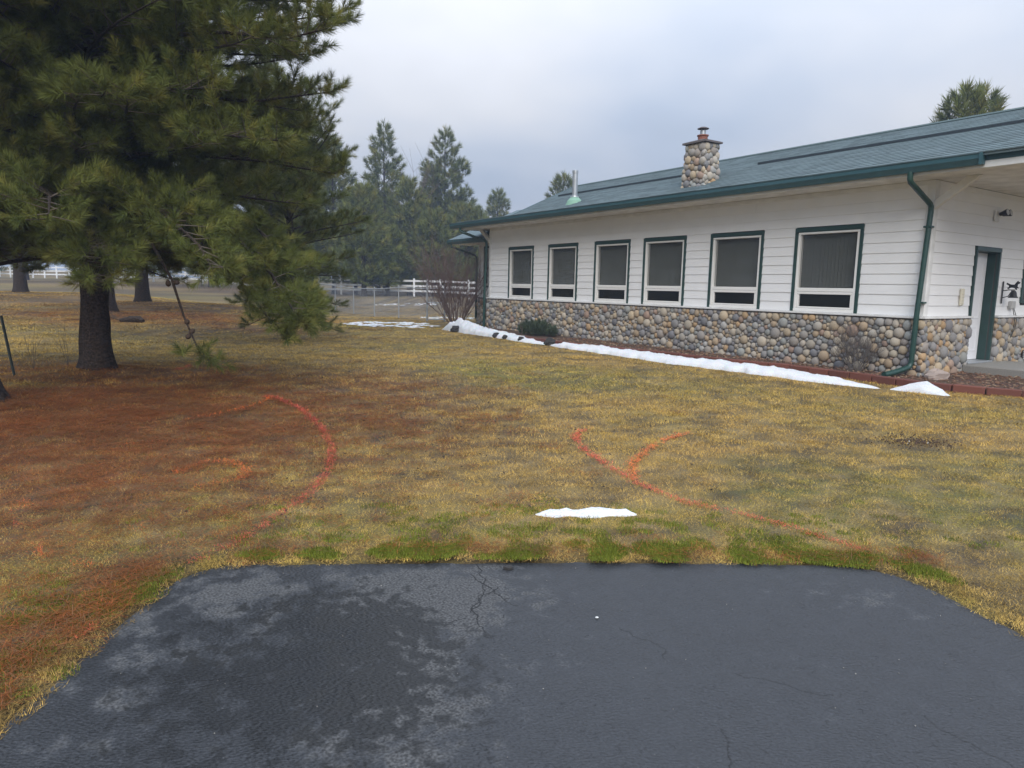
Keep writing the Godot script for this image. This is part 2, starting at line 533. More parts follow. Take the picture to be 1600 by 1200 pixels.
func asphalt_material() -> StandardMaterial3D:
	var w := 1536
	var h := 768
	var big := FastNoiseLite.new(); big.seed = 51; big.frequency = .013; big.fractal_octaves = 6; big.fractal_gain = .55; big.domain_warp_enabled = true; big.domain_warp_amplitude = 22.0; big.domain_warp_frequency = .012
	var mid := FastNoiseLite.new(); mid.seed = 52; mid.frequency = .03; mid.fractal_octaves = 5; mid.fractal_gain = .6; mid.domain_warp_enabled = true; mid.domain_warp_amplitude = 14.0; mid.domain_warp_frequency = .02
	var sand := FastNoiseLite.new(); sand.seed = 53; sand.frequency = .24; sand.fractal_octaves = 2
	var ib := big.get_image(w, h, false, false, false).get_data()
	var im := mid.get_image(w, h, false, false, false).get_data()
	var isd := sand.get_image(w, h, false, false, false).get_data()
	var out := PackedByteArray(); out.resize(w * h * 3)
	var rgh := PackedByteArray(); rgh.resize(w * h)
	var r := RandomNumberGenerator.new()
	r.seed = 99
	# where the sealer has worn off: centres on the drive in metres, reach, weight
	var worn := [[-.95, -3.2, .55, .26, .28], [-.9, -2.6, .9, .5, .14], [-.22, -3.25, .34, .28, .42], [-.42, -2.75, .26, .5, .26], [-.35, -2.2, .25, .4, .26], [-1.5, -2.6, .3, .8, .12], [1.75, -3.25, .35, .16, .2]]
	var stain := [[-.95, -2.72, .42, .36, .36], [-1.0, -2.2, .42, .3, .34], [-.7, -3.1, .3, .3, .30], [-.45, -2.4, .3, .4, .27], [-.2, -2.5, .3, .5, .16]]
	for y in h:
		var z := -4.0 + 2.7 * y / h
		for x in w:
			var px := -2.4 + 5.4 * x / w
			var i := y * w + x
			var nb := ib[i] / 255.0 - .5
			var nm := im[i] / 255.0 - .5
			var ns := isd[i] / 255.0
			var a := -.22
			for q in worn:
				var dx: float = (px - q[0]) / q[2]
				var dz: float = (z - q[1]) / q[3]
				var dd := dx * dx + dz * dz
				if dd < 3.0: a += q[4] * (1.0 - dd / 3.0)
			a = clampf((a + nb * .75 + nm * .5) * 5.0, 0, 1)
			var s := -.28
			for q in stain:
				var dx: float = (px - q[0]) / q[2]
				var dz: float = (z - q[1]) / q[3]
				var dd := dx * dx + dz * dz
				if dd < 3.0: s += q[4] * (1.0 - dd / 3.0)
			s = clampf((s + nm * 1.0 - nb * .3) * 6.0, 0, 1)
			var sealed := .026 + nb * .012 + nm * .010 + (ns - .5) * .034
			var old := .064 + (ns - .5) * .15 + nm * .02
			var v := lerpf(sealed, old, a)
			v = lerpf(v, .008 + (ns - .5) * .006, s * .95)
			v = clampf(v, .005, .3)
			var sv := pow(v, 1.0 / 2.2) * 255.0
			out[i * 3] = clampi(int(sv * lerpf(.97, 1.0, a)), 0, 255)
			out[i * 3 + 1] = clampi(int(sv), 0, 255)
			out[i * 3 + 2] = clampi(int(sv * lerpf(1.06, 1.0, a)), 0, 255)
			rgh[i] = clampi(int(255 * lerpf(lerpf(.50, .82, a), .55, s) + (ns - .5) * 30 + nb * 40), 60, 250)
	var img := Image.create_from_data(w, h, false, Image.FORMAT_RGB8, out)
	var rim := Image.create_from_data(w, h, false, Image.FORMAT_L8, rgh)
	# pale aggregate showing through, grit
	for k in 900:
		var x := r.randi_range(2, w - 3)
		var y := r.randi_range(2, h - 3)
		var g := r.randf_range(.18, .4)
		img.set_pixel(x, y, Color(g, g * .99, g * .96))
		if r.randf() < .12: img.set_pixel(x + 1, y, Color(g, g, g))
	# hairline cracks
	var starts := [[-.18, -3.6, .02, 1.0, 22], [-.20, -3.45, .25, .8, 12], [-.05, -3.3, -.3, .7, 9], [-.75, -2.7, -.7, .6, 14], [-.6, -2.95, .9, .2, 12], [-1.3, -2.4, .9, -.1, 12], [.5, -2.9, .3, .8, 9], [.9, -2.55, .9, .25, 10], [1.5, -2.3, .6, .6, 9], [.75, -2.2, -.2, .9, 8], [-.62, -2.45, .3, .9, 8]]
	for st in starts:
		var p := Vector2((st[0] + 2.4) / 5.4 * w, (st[1] + 4.0) / 2.7 * h)
		var d := Vector2(st[2], st[3]).normalized()
		for k in int(st[4]) * 9:
			d = d.rotated(r.randf_range(-.38, .38))
			d = (d + Vector2(st[2], st[3]).normalized() * .12).normalized()
			p += d * 1.2
			for e in [[0, 0], [1, 0], [0, 1]]:
				var xx := int(p.x) + int(e[0])
				var yy := int(p.y) + int(e[1])
				if xx > 0 and yy > 0 and xx < w and yy < h and (e[0] + e[1] == 0 or r.randf() < .55):
					img.set_pixel(xx, yy, Color(.06, .06, .065))
	for k in 420:   # short dark nicks in the sealer
		var p := Vector2(r.randf_range(.35, .98) * w, r.randf_range(.1, .98) * h)
		var d := Vector2.RIGHT.rotated(r.randf() * TAU)
		for e in r.randi_range(3, 11):
			p += d
			d = d.rotated(r.randf_range(-.5, .5))
			if p.x > 1 and p.y > 1 and p.x < w - 1 and p.y < h - 1: img.set_pixel(int(p.x), int(p.y), Color(.075, .075, .085))
	img.generate_mipmaps()
	var m := StandardMaterial3D.new()
	m.albedo_texture = ImageTexture.create_from_image(img)
	m.roughness = 1.0
	m.roughness_texture = ImageTexture.create_from_image(rim)
	m.roughness_texture_channel = BaseMaterial3D.TEXTURE_CHANNEL_RED
	m.normal_enabled = true
	var bt := noise_tex(.22, Color(), Color(), 3, 1024, 54, true, 6.0)
	m.normal_texture = bt
	m.normal_scale = .22
	return m

# ---------------------------------------------------------------- house, built in its own measure: x along the long wall, y up, z into the house
const WINDOWS := [12.12, 9.993, 7.897, 6.036, 3.941, 1.835]
const WIN_W := 1.388
const WIN_LO := 1.128
const WIN_HI := 2.737
const LEDGE := 1.10
const WALL_TOP := 3.38
const WALL_LEN := 13.97
const EXPOSE := 0.1795
const STONE_COLOURS := [Color(.40, .36, .30), Color(.44, .39, .31), Color(.27, .265, .26), Color(.33, .31, .285), Color(.21, .21, .215), Color(.37, .345, .30), Color(.40, .31, .21), Color(.42, .29, .165), Color(.30, .27, .24), Color(.24, .235, .24), Color(.45, .37, .26), Color(.34, .245, .19), Color(.29, .30, .285), Color(.185, .185, .195), Color(.36, .355, .34)]

func bar(h: Node, called: String, lo: Vector3, hi: Vector3, m: Material, bevel := .006) -> MeshInstance3D:
	var b := MB.new()
	var s := (hi - lo).abs()
	b.cbox(s, minf(bevel, minf(s.x, minf(s.y, s.z)) * .4))
	var o := put(called, b.mesh(), m, h)
	o.position = (lo + hi) / 2.0
	return o

func house():
	var h := base("house", CORNER)
	h.basis = Basis(UD, Vector3.UP, ND)
	tag(h, "long low white house with green roof, cobble base and green window trim", "house")
	walls(h)
	siding(h)
	for u in WINDOWS: window(h, u)
	stonework(h)
	roof(h)
	entrance(h)
	wing(h)
	pipes(h)
	chimney(h)

func walls(h: Node):
	var b := MB.new()
	var prev := 0.0
	var ws := WINDOWS.duplicate()
	ws.reverse()
	for u in ws:
		b.box(Vector3(prev, .0, 0), Vector3(u - WIN_W / 2 + .05, WALL_TOP, .14))
		b.box(Vector3(u - WIN_W / 2 + .05, .0, 0), Vector3(u + WIN_W / 2 - .05, WIN_LO + .03, .14))
		b.box(Vector3(u - WIN_W / 2 + .05, WIN_HI - .05, 0), Vector3(u + WIN_W / 2 - .05, WALL_TOP, .14))
		prev = u + WIN_W / 2 - .05
	b.box(Vector3(prev, .0, 0), Vector3(WALL_LEN, WALL_TOP, .14))
	# end wall with the doorway left open
	b.box(Vector3(0, 0, .14), Vector3(.14, WALL_TOP, 1.66))
	b.box(Vector3(0, 2.34, 1.66), Vector3(.14, WALL_TOP, 2.55))
	b.box(Vector3(0, 0, 2.55), Vector3(.14, WALL_TOP, 6.4))
	# rear wall, far wall, ceiling, floor
	b.box(Vector3(.14, 0, 6.26), Vector3(WALL_LEN, WALL_TOP, 6.4))
	b.box(Vector3(WALL_LEN - .14, 0, .14), Vector3(WALL_LEN, WALL_TOP, 6.26))
	b.box(Vector3(.14, 3.2, .14), Vector3(WALL_LEN - .14, 3.3, 6.26))
	b.box(Vector3(.14, .1, .14), Vector3(WALL_LEN - .14, .25, 6.26))
	put("wall", b.mesh(), M.room, h)

func board(parent: Node, a: Vector3, b: Vector3, out: Vector3, hgt: float):
	# one lapped board: thick at its lower edge, thin at its upper
	var m := MB.new()
	var lo := out * .021
	var hi := out * .006
	var up := Vector3(0, hgt + .012, 0)
	var c := (a + b) / 2.0
	m.hexa([a - c, b - c, b - c + lo, a - c + lo, a - c + up, b - c + up, b - c + up + hi, a - c + up + hi])
	var o := put("board", m.mesh(), M.siding, parent)
	o.position = c

func siding(h: Node):
	var s := base("siding", Vector3.ZERO, h)
	var rows := int(ceil((WALL_TOP - LEDGE) / EXPOSE))
	for r in rows:
		var y := LEDGE + .035 + r * EXPOSE
		var hh := minf(EXPOSE, WALL_TOP - y - .012)
		if hh < .03: continue
		var cuts := []
		if y < WIN_HI - .02:
			for u in WINDOWS: cuts.append([u - WIN_W / 2 + .015, u + WIN_W / 2 - .015])
		cuts.reverse()
		var at := .11
		var spans := []
		for k in cuts:
			spans.append([at, k[0]])
			at = k[1]
		spans.append([at, WALL_LEN - .09])
		for q in spans:
			# long runs are butted from several lengths
			var from: float = q[0]
			while from < q[1] - .01:
				var to: float = minf(q[1], from + 3.66 + .3 * sin(r * 2.1)) if q[1] - q[0] > 5.0 else q[1]
				if q[1] - to < .4: to = q[1]
				board(s, Vector3(from, y, 0), Vector3(to - (.003 if to < q[1] else 0.0), y, 0), Vector3(0, 0, -1), hh)
				from = to
		var es := [[.11, 6.3]]
		if y < 2.36: es = [[.11, 1.60], [2.61, 3.72 if y > 1.3 else 6.3]]
		for q in es: board(s, Vector3(0, y, q[0]), Vector3(0, y, q[1]), Vector3(-1, 0, 0), hh)
	# ledge over the stone, corner boards
	bar(h, "ledge", Vector3(-.115, LEDGE - .005, -.115), Vector3(WALL_LEN + .06, LEDGE + .032, .0), M.white_trim)
	bar(h, "ledge", Vector3(-.115, LEDGE - .005, .003), Vector3(.0, LEDGE + .032, 1.60), M.white_trim)
	bar(h, "ledge", Vector3(-.115, LEDGE - .005, 2.61), Vector3(.0, LEDGE + .032, 6.3), M.white_trim)
	bar(h, "corner_board", Vector3(-.026, LEDGE + .034, -.026), Vector3(.108, WALL_TOP - .002, -.002), M.white_trim)
	bar(h, "corner_board", Vector3(-.028, LEDGE + .034, .0), Vector3(-.002, WALL_TOP - .002, .108), M.white_trim)
	bar(h, "corner_board", Vector3(WALL_LEN - .088, LEDGE + .034, -.026), Vector3(WALL_LEN + .03, WALL_TOP - .002, -.002), M.white_trim)

func window(h: Node, u: float):
	var w := base("window", Vector3(u, 0, 0), h)
	var x := WIN_W / 2
	# dark green casing: two jambs and a head
	bar(w, "casing", Vector3(-x, WIN_LO + .004, -.034), Vector3(-x + .066, WIN_HI - .085, .0), M.green_trim)
	bar(w, "casing", Vector3(x - .066, WIN_LO + .004, -.034), Vector3(x, WIN_HI - .085, .0), M.green_trim)
	bar(w, "casing", Vector3(-x, WIN_HI - .083, -.036), Vector3(x, WIN_HI, .0), M.green_trim)
	var a := x - .068
	var top := WIN_HI - .087
	var low := WIN_LO + .006
	var f := base("frame", Vector3.ZERO, w)
	for s in [-1.0, 1.0]:
		bar(f, "stile", Vector3(s * a, low + .062, -.022), Vector3(s * (a - .05), top - .042, .10), M.vinyl)
	bar(f, "rail", Vector3(-a, top - .04, -.022), Vector3(a, top, .10), M.vinyl)
	bar(f, "sill", Vector3(-a, low, -.03), Vector3(a, low + .06, .10), M.vinyl)
	bar(f, "rail", Vector3(-a + .052, low + .385, -.018), Vector3(a - .052, low + .455, .09), M.vinyl)
	var b := a - .052
	# awning sash below
	var s0 := low + .064
	var s1 := low + .383
	var sash := base("sash", Vector3.ZERO, w)
	for s in [-1.0, 1.0]:
		bar(sash, "stile", Vector3(s * b, s0 + .034, -.012), Vector3(s * (b - .042), s1 - .052, .05), M.vinyl)
	bar(sash, "rail", Vector3(-b, s1 - .05, -.012), Vector3(b, s1, .05), M.vinyl)
	bar(sash, "rail", Vector3(-b, s0, -.012), Vector3(b, s0 + .032, .05), M.vinyl)
	bar(w, "pane", Vector3(-b, low + .457, .035), Vector3(b, top - .042, .041), M.glass, .0005)
	bar(w, "pane", Vector3(-b + .042, s0 + .034, .02), Vector3(b - .042, s1 - .052, .026), M.glass, .0005)
	var m := MB.new()
	var n := 15
	for k in n:
		var cx := -b + (k + .5) * 2 * b / n
		var tilt := .42 + .06 * sin(k * 1.7 + u * 3)
		var t := Transform3D(Basis(Vector3.UP, tilt), Vector3(cx, (low + .46 + top) / 2, .115))
		m.cbox(Vector3(2 * b / n * 1.08, top - low - .46, .003), .001, t)
	put("vertical_blind", m.mesh(), M.blind, w)

# rounded cobbles packed on a rectangle: returns [centre, radii round it]
func cobbles(wd: float, ht: float, sizes: Array, sd: int) -> Array:
	var r := RandomNumberGenerator.new()
	r.seed = sd
	var cells := {}
	var st := []
	var cell := .24
	for q in sizes:
		var tries := int(wd * ht * q[1])
		for k in tries:
			var rad: float = q[0] * r.randf_range(.88, 1.12)
			var p := Vector2(r.randf() * wd, rad * .72 + r.randf() * maxf(ht - rad * 1.44, .001))
			var ci := int(p.x / cell)
			var cj := int(p.y / cell)
			var ok := true
			for i in range(ci - 1, ci + 2):
				for j in range(cj - 1, cj + 2):
					for e in cells.get(Vector2i(i, j), []):
						if st[e][0].distance_squared_to(p) < pow((st[e][1] + rad) * .94, 2):
							ok = false
							break
					if not ok: break
				if not ok: break
			if ok:
				if not cells.has(Vector2i(ci, cj)): cells[Vector2i(ci, cj)] = []
				cells[Vector2i(ci, cj)].append(st.size())
				st.append([p, rad])
	var out := []
	var K := 16
	for e in st.size():
		var p: Vector2 = st[e][0]
		var ri: float = st[e][1]
		var near := []
		var ci := int(p.x / cell)
		var cj := int(p.y / cell)
		for i in range(ci - 2, ci + 3):
			for j in range(cj - 2, cj + 3):
				for f in cells.get(Vector2i(i, j), []):
					if f != e and st[f][0].distance_to(p) < ri + st[f][1] + .16: near.append(f)
		var rad := []
		for k in K:
			var d := Vector2.RIGHT.rotated(TAU * k / K)
			var best := ri * 2.1
			for f in near:
				var o: Vector2 = st[f][0] - p
				var D := o.length()
				var along := d.dot(o / D)
				if along > .05:
					var rj: float = st[f][1]
					best = minf(best, (D * D + ri * ri - rj * rj) / (2 * D) / along)
			if d.y > .05: best = minf(best, (ht - p.y) / d.y)
			if d.y < -.05: best = minf(best, (p.y + .01) / -d.y)
			if d.x > .05: best = minf(best, (wd - p.x + .012) / d.x)
			if d.x < -.05: best = minf(best, (p.x + .012) / -d.x)
			rad.append(maxf(best - .0025, .010))
		for pass_ in 2:
			var sm := []
			for k in K:
				sm.append(minf(rad[k], .25 * rad[(k + K - 1) % K] + .5 * rad[k] + .25 * rad[(k + 1) % K] + .001))
			rad = sm
		out.append([p, rad, ri])
	return out

func cobble(m: MB, at: Vector3, ax: Vector3, ay: Vector3, out: Vector3, rad: Array, ri: float):
	var K := rad.size()
	var hgt := clampf(ri * .85, .035, .075)
	var phis := [-.25, .3, .7, 1.1]
	var rings := []
	for ph in phis:
		var ring := []
		var sc := pow(cos(maxf(ph, 0.0)), .62)
		var dz := hgt * signf(ph) * pow(absf(sin(ph)), .8)
		for k in K:
			var a := TAU * k / K
			var d: Vector3 = ax * cos(a) + ay * sin(a)
			ring.append([at + d * rad[k] * sc + out * dz, (d * cos(ph) + out * sin(maxf(ph, 0.05)) * 1.15).normalized()])
		rings.append(ring)
	for i in rings.size() - 1:
		for k in K:
			var a: Array = rings[i][k]
			var b: Array = rings[i][(k + 1) % K]
			var c: Array = rings[i + 1][(k + 1) % K]
			var d: Array = rings[i + 1][k]
			m.quad_n(a[0], b[0], c[0], d[0], a[1], b[1], c[1], d[1])
	var top := at + out * hgt
	var last: Array = rings[rings.size() - 1]
	for k in K:
		m.tri_n(last[k][0], last[(k + 1) % K][0], top, last[k][1], last[(k + 1) % K][1], out)

func stone_colour(r: RandomNumberGenerator) -> Color:
	var k := r.randf()
	var c: Color = STONE_COLOURS[r.randi() % STONE_COLOURS.size()]
	if k < .35: c = STONE_COLOURS[[0, 1, 3, 6, 10, 12][r.randi() % 6]]
	return c * r.randf_range(1.1, 1.5)

func stonework(h: Node):
	var b := MB.new()
	b.box(Vector3(-.05, .0, -.05), Vector3(WALL_LEN + .03, LEDGE - .006, -.001))
	b.box(Vector3(-.05, .0, .002), Vector3(-.001, LEDGE - .006, 1.60))
	b.box(Vector3(-.05, .0, 2.61), Vector3(-.001, LEDGE - .006, 6.3))
	var v := put("stone_base", b.mesh(), M.mortar, h)
	var sizes := [[.105, 5.0], [.085, 22.0], [.066, 110.0], [.05, 420.0], [.036, 1100.0], [.026, 900.0]]
	var all := []
	for s in cobbles(WALL_LEN + .1, LEDGE - .07, sizes, 5): all.append([Vector3(s[0].x - .08, s[0].y + .05, -.052), Vector3.RIGHT, Vector3.UP, Vector3(0, 0, -1), s[1], s[2]])
	for s in cobbles(1.66, LEDGE - .05, sizes, 6): all.append([Vector3(-.052, s[0].y + .04, s[0].x - .07), Vector3.BACK, Vector3.UP, Vector3(-1, 0, 0), s[1], s[2]])
	for s in cobbles(2.2, LEDGE - .05, sizes, 7): all.append([Vector3(-.052, s[0].y + .04, s[0].x + 2.62), Vector3.BACK, Vector3.UP, Vector3(-1, 0, 0), s[1], s[2]])
	var eye: Vector3 = h.global_transform.affine_inverse() * Vector3(0, 1.5, 0)
	for s in all: s.append(s[5] / s[0].distance_to(eye))
	all.sort_custom(func(p, q): return p[6] > q[6])
	var r := RandomNumberGenerator.new()
	r.seed = 17
	var rest := MB.new()
	for k in all.size():
		var s: Array = all[k]
		var col := stone_colour(r)
		if k < 300:
			var m := MB.new()
			m.col = col
			cobble(m, Vector3.ZERO, s[1], s[2], s[3], s[4], s[5])
			put("stone", m.mesh(), M.stone, v).position = s[0]
		else:
			rest.col = col
			cobble(rest, s[0], s[1], s[2], s[3], s[4], s[5])
	tag(put("stones", rest.mesh(), M.stone, v), "smaller rounded cobbles between the larger ones", "", "", "stuff")
	print("stones ", all.size())

func plane_h(w: float) -> float:
	return 3.58 + .38 * (w + .85)

func roof(h: Node):
	var far_eave := 11.4
	var far_ridge := 12.75
	var near := -2.0
	var ridge := 2.5
	var rf := base("roof", Vector3.ZERO, h)
	var m := MB.new()
	var r := RandomNumberGenerator.new()
	r.seed = 3
	var n := 26
	for k in n:
		var w0 := lerpf(-.88, ridge, float(k) / n)
		var w1 := lerpf(-.88, ridge, float(k + 1) / n) + .01
		var ue := lerpf(far_eave, far_ridge, (k + .5) / n)
		var u := near - r.randf() * .3
		while u < ue:
			var u2 := minf(u + r.randf_range(.16, .42), ue)
			var g := r.randf_range(.82, 1.15)
			m.col = Color(.19 * g, .26 * g, .275 * g)
			var lift := .012 + r.randf() * .004
			var p0 := Vector3(u, plane_h(w0) + lift, w0)
			var p1 := Vector3(u2, plane_h(w0) + lift, w0)
			var p2 := Vector3(u2, plane_h(w1) + .001, w1)
			var p3 := Vector3(u, plane_h(w1) + .001, w1)
			m.quad(p0, p1, p2, p3, Vector3(0, 1, -.3))
			m.quad(p0, p1, p1 + Vector3(0, -.018, 0), p0 + Vector3(0, -.018, 0), Vector3(0, 0, -1))
			u = u2
	put("shingles", m.mesh(), M.shingle, rf)
	# deck under the shingles, rear slope, low extension beyond the far gable
	var d := MB.new()
	d.col = Color(.19, .26, .275)
	var ph := plane_h(ridge)
	d.hexa([Vector3(near, plane_h(-.86) - .05, -.86), Vector3(far_eave, plane_h(-.86) - .05, -.86), Vector3(far_ridge, ph - .05, ridge), Vector3(near, ph - .05, ridge), Vector3(near, plane_h(-.86) - .004, -.86), Vector3(far_eave, plane_h(-.86) - .004, -.86), Vector3(far_ridge, ph - .004, ridge), Vector3(near, ph - .004, ridge)])
	d.hexa([Vector3(near, ph - .05, ridge + .001), Vector3(far_ridge, ph - .05, ridge + .001), Vector3(far_ridge, 3.50, 7.1), Vector3(near, 3.50, 7.1), Vector3(near, ph, ridge + .001), Vector3(far_ridge, ph, ridge + .001), Vector3(far_ridge, 3.55, 7.1), Vector3(near, 3.55, 7.1)])
	d.hexa([Vector3(far_eave + .002, 3.53, -.86), Vector3(15.18, 3.53, -.86), Vector3(15.18, 3.60, 2.4), Vector3(far_ridge + .01, 3.60, 2.4), Vector3(far_eave + .002, 3.585, -.86), Vector3(15.18, 3.585, -.86), Vector3(15.18, 3.66, 2.4), Vector3(far_ridge + .01, 3.66, 2.4)])
	put("deck", d.mesh(), M.shingle, rf)
	var g2 := MB.new()   # gable triangle over the extension
	g2.tri(Vector3(far_eave + .3, 3.6, -.3), Vector3(far_ridge - .1, ph - .06, ridge), Vector3(far_ridge - .1, 3.6, 6.4), Vector3.RIGHT)
	put("gable", g2.mesh(), M.siding, rf)
	var cap := MB.new()
	cap.col = Color(.10, .155, .15)
	for s in [-1.0, 1.0]:
		cap.hexa([Vector3(near, ph - .05, ridge + s * .13), Vector3(far_ridge + .02, ph - .05, ridge + s * .13), Vector3(far_ridge + .02, ph + .012, ridge), Vector3(near, ph + .012, ridge), Vector3(near, ph - .025, ridge + s * .13), Vector3(far_ridge + .02, ph - .025, ridge + s * .13), Vector3(far_ridge + .02, ph + .03, ridge), Vector3(near, ph + .03, ridge)])
	put("ridge_cap", cap.mesh(), M.shingle, rf)
	# dark bar along the slope
	var sb := MB.new()
	for q in [[near, 4.30], [5.42, 11.6]]:
		sb.box(Vector3(q[0], plane_h(1.0) + .006, .975), Vector3(q[1], plane_h(1.0) + .05, 1.02))
	put("slope_bar", sb.mesh(), M.line, rf)
	var kk := MB.new()   # cricket behind the chimney
	kk.col = Color(.10, .16, .155)
	kk.tri(Vector3(4.45, plane_h(.15) + .02, .15), Vector3(4.1, plane_h(1.0) + .05, 1.0), Vector3(4.75, plane_h(.9) + .2, .9), Vector3(-1, 1, -1))
	# fascia, soffit
	bar(h, "fascia", Vector3(near, 3.462, -.775), Vector3(15.12, 3.578, -.75), M.green_metal)
	bar(h, "fascia", Vector3(near, 3.36, -.768), Vector3(15.12, 3.46, -.745), M.white_trim)
	bar(h, "soffit", Vector3(0.001, 3.386, -.742), Vector3(15.1, 3.41, 1.4), M.soffit)
	bar(h, "soffit", Vector3(near, 3.386, -.742), Vector3(-.001, 3.41, 7.0), M.soffit)
	bar(h, "frieze", Vector3(0.0, 3.30, -.024), Vector3(WALL_LEN, 3.384, -.001), M.white_trim)
	# far rake trim
	var rk := MB.new()
	rk.hexa([Vector3(far_eave, plane_h(-.86) - .03, -.86), Vector3(far_eave + .03, plane_h(-.86) - .03, -.86), Vector3(far_ridge + .03, ph - .03, ridge), Vector3(far_ridge, ph - .03, ridge), Vector3(far_eave, plane_h(-.86) + .018, -.86), Vector3(far_eave + .03, plane_h(-.86) + .018, -.86), Vector3(far_ridge + .03, ph + .018, ridge), Vector3(far_ridge, ph + .018, ridge)])
	put("rake_trim", rk.mesh(), M.green_metal, rf)
	gutter(h, -1.03, 15.18, 3.40, -.777)
	for q in [[-.02, -1.0], [WALL_LEN, 1.0]]:   # knee braces at the two ends
		var br := MB.new()
		var x: float = q[0]
		var s: float = q[1]
		br.hexa([Vector3(x, 2.90, -.05), Vector3(x + s * .66, 3.38, -.05), Vector3(x + s * .66, 3.38, .05), Vector3(x, 2.90, .05), Vector3(x, 3.04, -.05), Vector3(x + s * .47, 3.384, -.05), Vector3(x + s * .47, 3.384, .05), Vector3(x, 3.04, .05)])
		put("brace", br.mesh(), M.soffit, h)

func gutter(h: Node, u0: float, u1: float, y: float, w: float):
	# K profile, open at the top
	var prof := [[0.0, .155], [0.0, 0.0], [-.075, 0.0], [-.095, .045], [-.118, .085], [-.118, .14], [-.128, .155], [-.108, .155], [-.108, .09], [-.07, .008], [-.006, .008], [-.006, .155]]
	var m := MB.new()
	var c := Vector2(-.06, .06)
	for k in prof.size():
		var a: Array = prof[k]
		var b: Array = prof[(k + 1) % prof.size()]
		var mid := Vector2((a[0] + b[0]) / 2, (a[1] + b[1]) / 2) - c
		if k >= 6: mid = -mid
		m.quad(Vector3(u0, y + a[1], w + a[0]), Vector3(u1, y + a[1], w + a[0]), Vector3(u1, y + b[1], w + b[0]), Vector3(u0, y + b[1], w + b[0]), Vector3(0, mid.y, mid.x))
	for e in [[u0, -1.0], [u1, 1.0]]:
		var x: float = e[0] + e[1] * .002
		for k in range(1, 5):
			m.tri(Vector3(x, y + .155, w), Vector3(x, y + prof[k][1], w + prof[k][0]), Vector3(x, y + prof[k + 1][1], w + prof[k + 1][0]), Vector3(e[1], 0, 0))
		m.tri(Vector3(x, y + .155, w), Vector3(x, y + .14, w - .118), Vector3(x, y + .155, w - .128), Vector3(e[1], 0, 0))
	var g := put("gutter", m.mesh(), M.green_metal, h)
	var cap := MB.new()
	cap.box(Vector3(u0 - .012, y - .01, w - .135), Vector3(u0 + .03, y + .162, w - .12))
	put("end_cap", cap.mesh(), M.green_metal, g)

func pipes(h: Node):
	var r := .043
	var m := MB.new()
	m.tube([Vector3(.0, 3.42, -.83), Vector3(.0, 3.31, -.83), Vector3(.0, 3.265, -.80), Vector3(.0, 2.985, -.13), Vector3(.0, 2.94, -.085), Vector3(.0, 2.85, -.075), Vector3(.02, 1.2, -.155), Vector3(.02, 1.0, -.16), Vector3(.03, .36, -.16), Vector3(.04, .29, -.18), Vector3(.06, .255, -.24), Vector3(.10, .20, -.50), Vector3(.13, .165, -.80)], [r, r, r, r, r, r, r, r, r, r, r * 1.05, r * 1.12, r * 1.12], 14, false)
	m.tube([Vector3(.131, .166, -.79), Vector3(.132, .164, -.81)], [r * .95, r * .95], 14, true)
	var d := put("downspout", m.mesh(), M.green_pipe, h)
	var s := MB.new()
	for y in [2.6, 1.35]: s.box(Vector3(-.055, y, -.13), Vector3(.07, y + .03, -.024))
	put("strap", s.mesh(), M.green_pipe, d)
	var f := MB.new()
	f.tube([Vector3(14.55, 3.42, -.83), Vector3(14.55, 3.32, -.83), Vector3(14.5, 3.26, -.77), Vector3(14.12, 3.0, -.13), Vector3(14.08, 2.95, -.09), Vector3(14.07, 2.85, -.085), Vector3(14.06, 1.2, -.15), Vector3(14.05, .15, -.16)], [r, r, r, r, r, r, r, r], 12, false)
	put("downspout", f.mesh(), M.green_pipe, h)

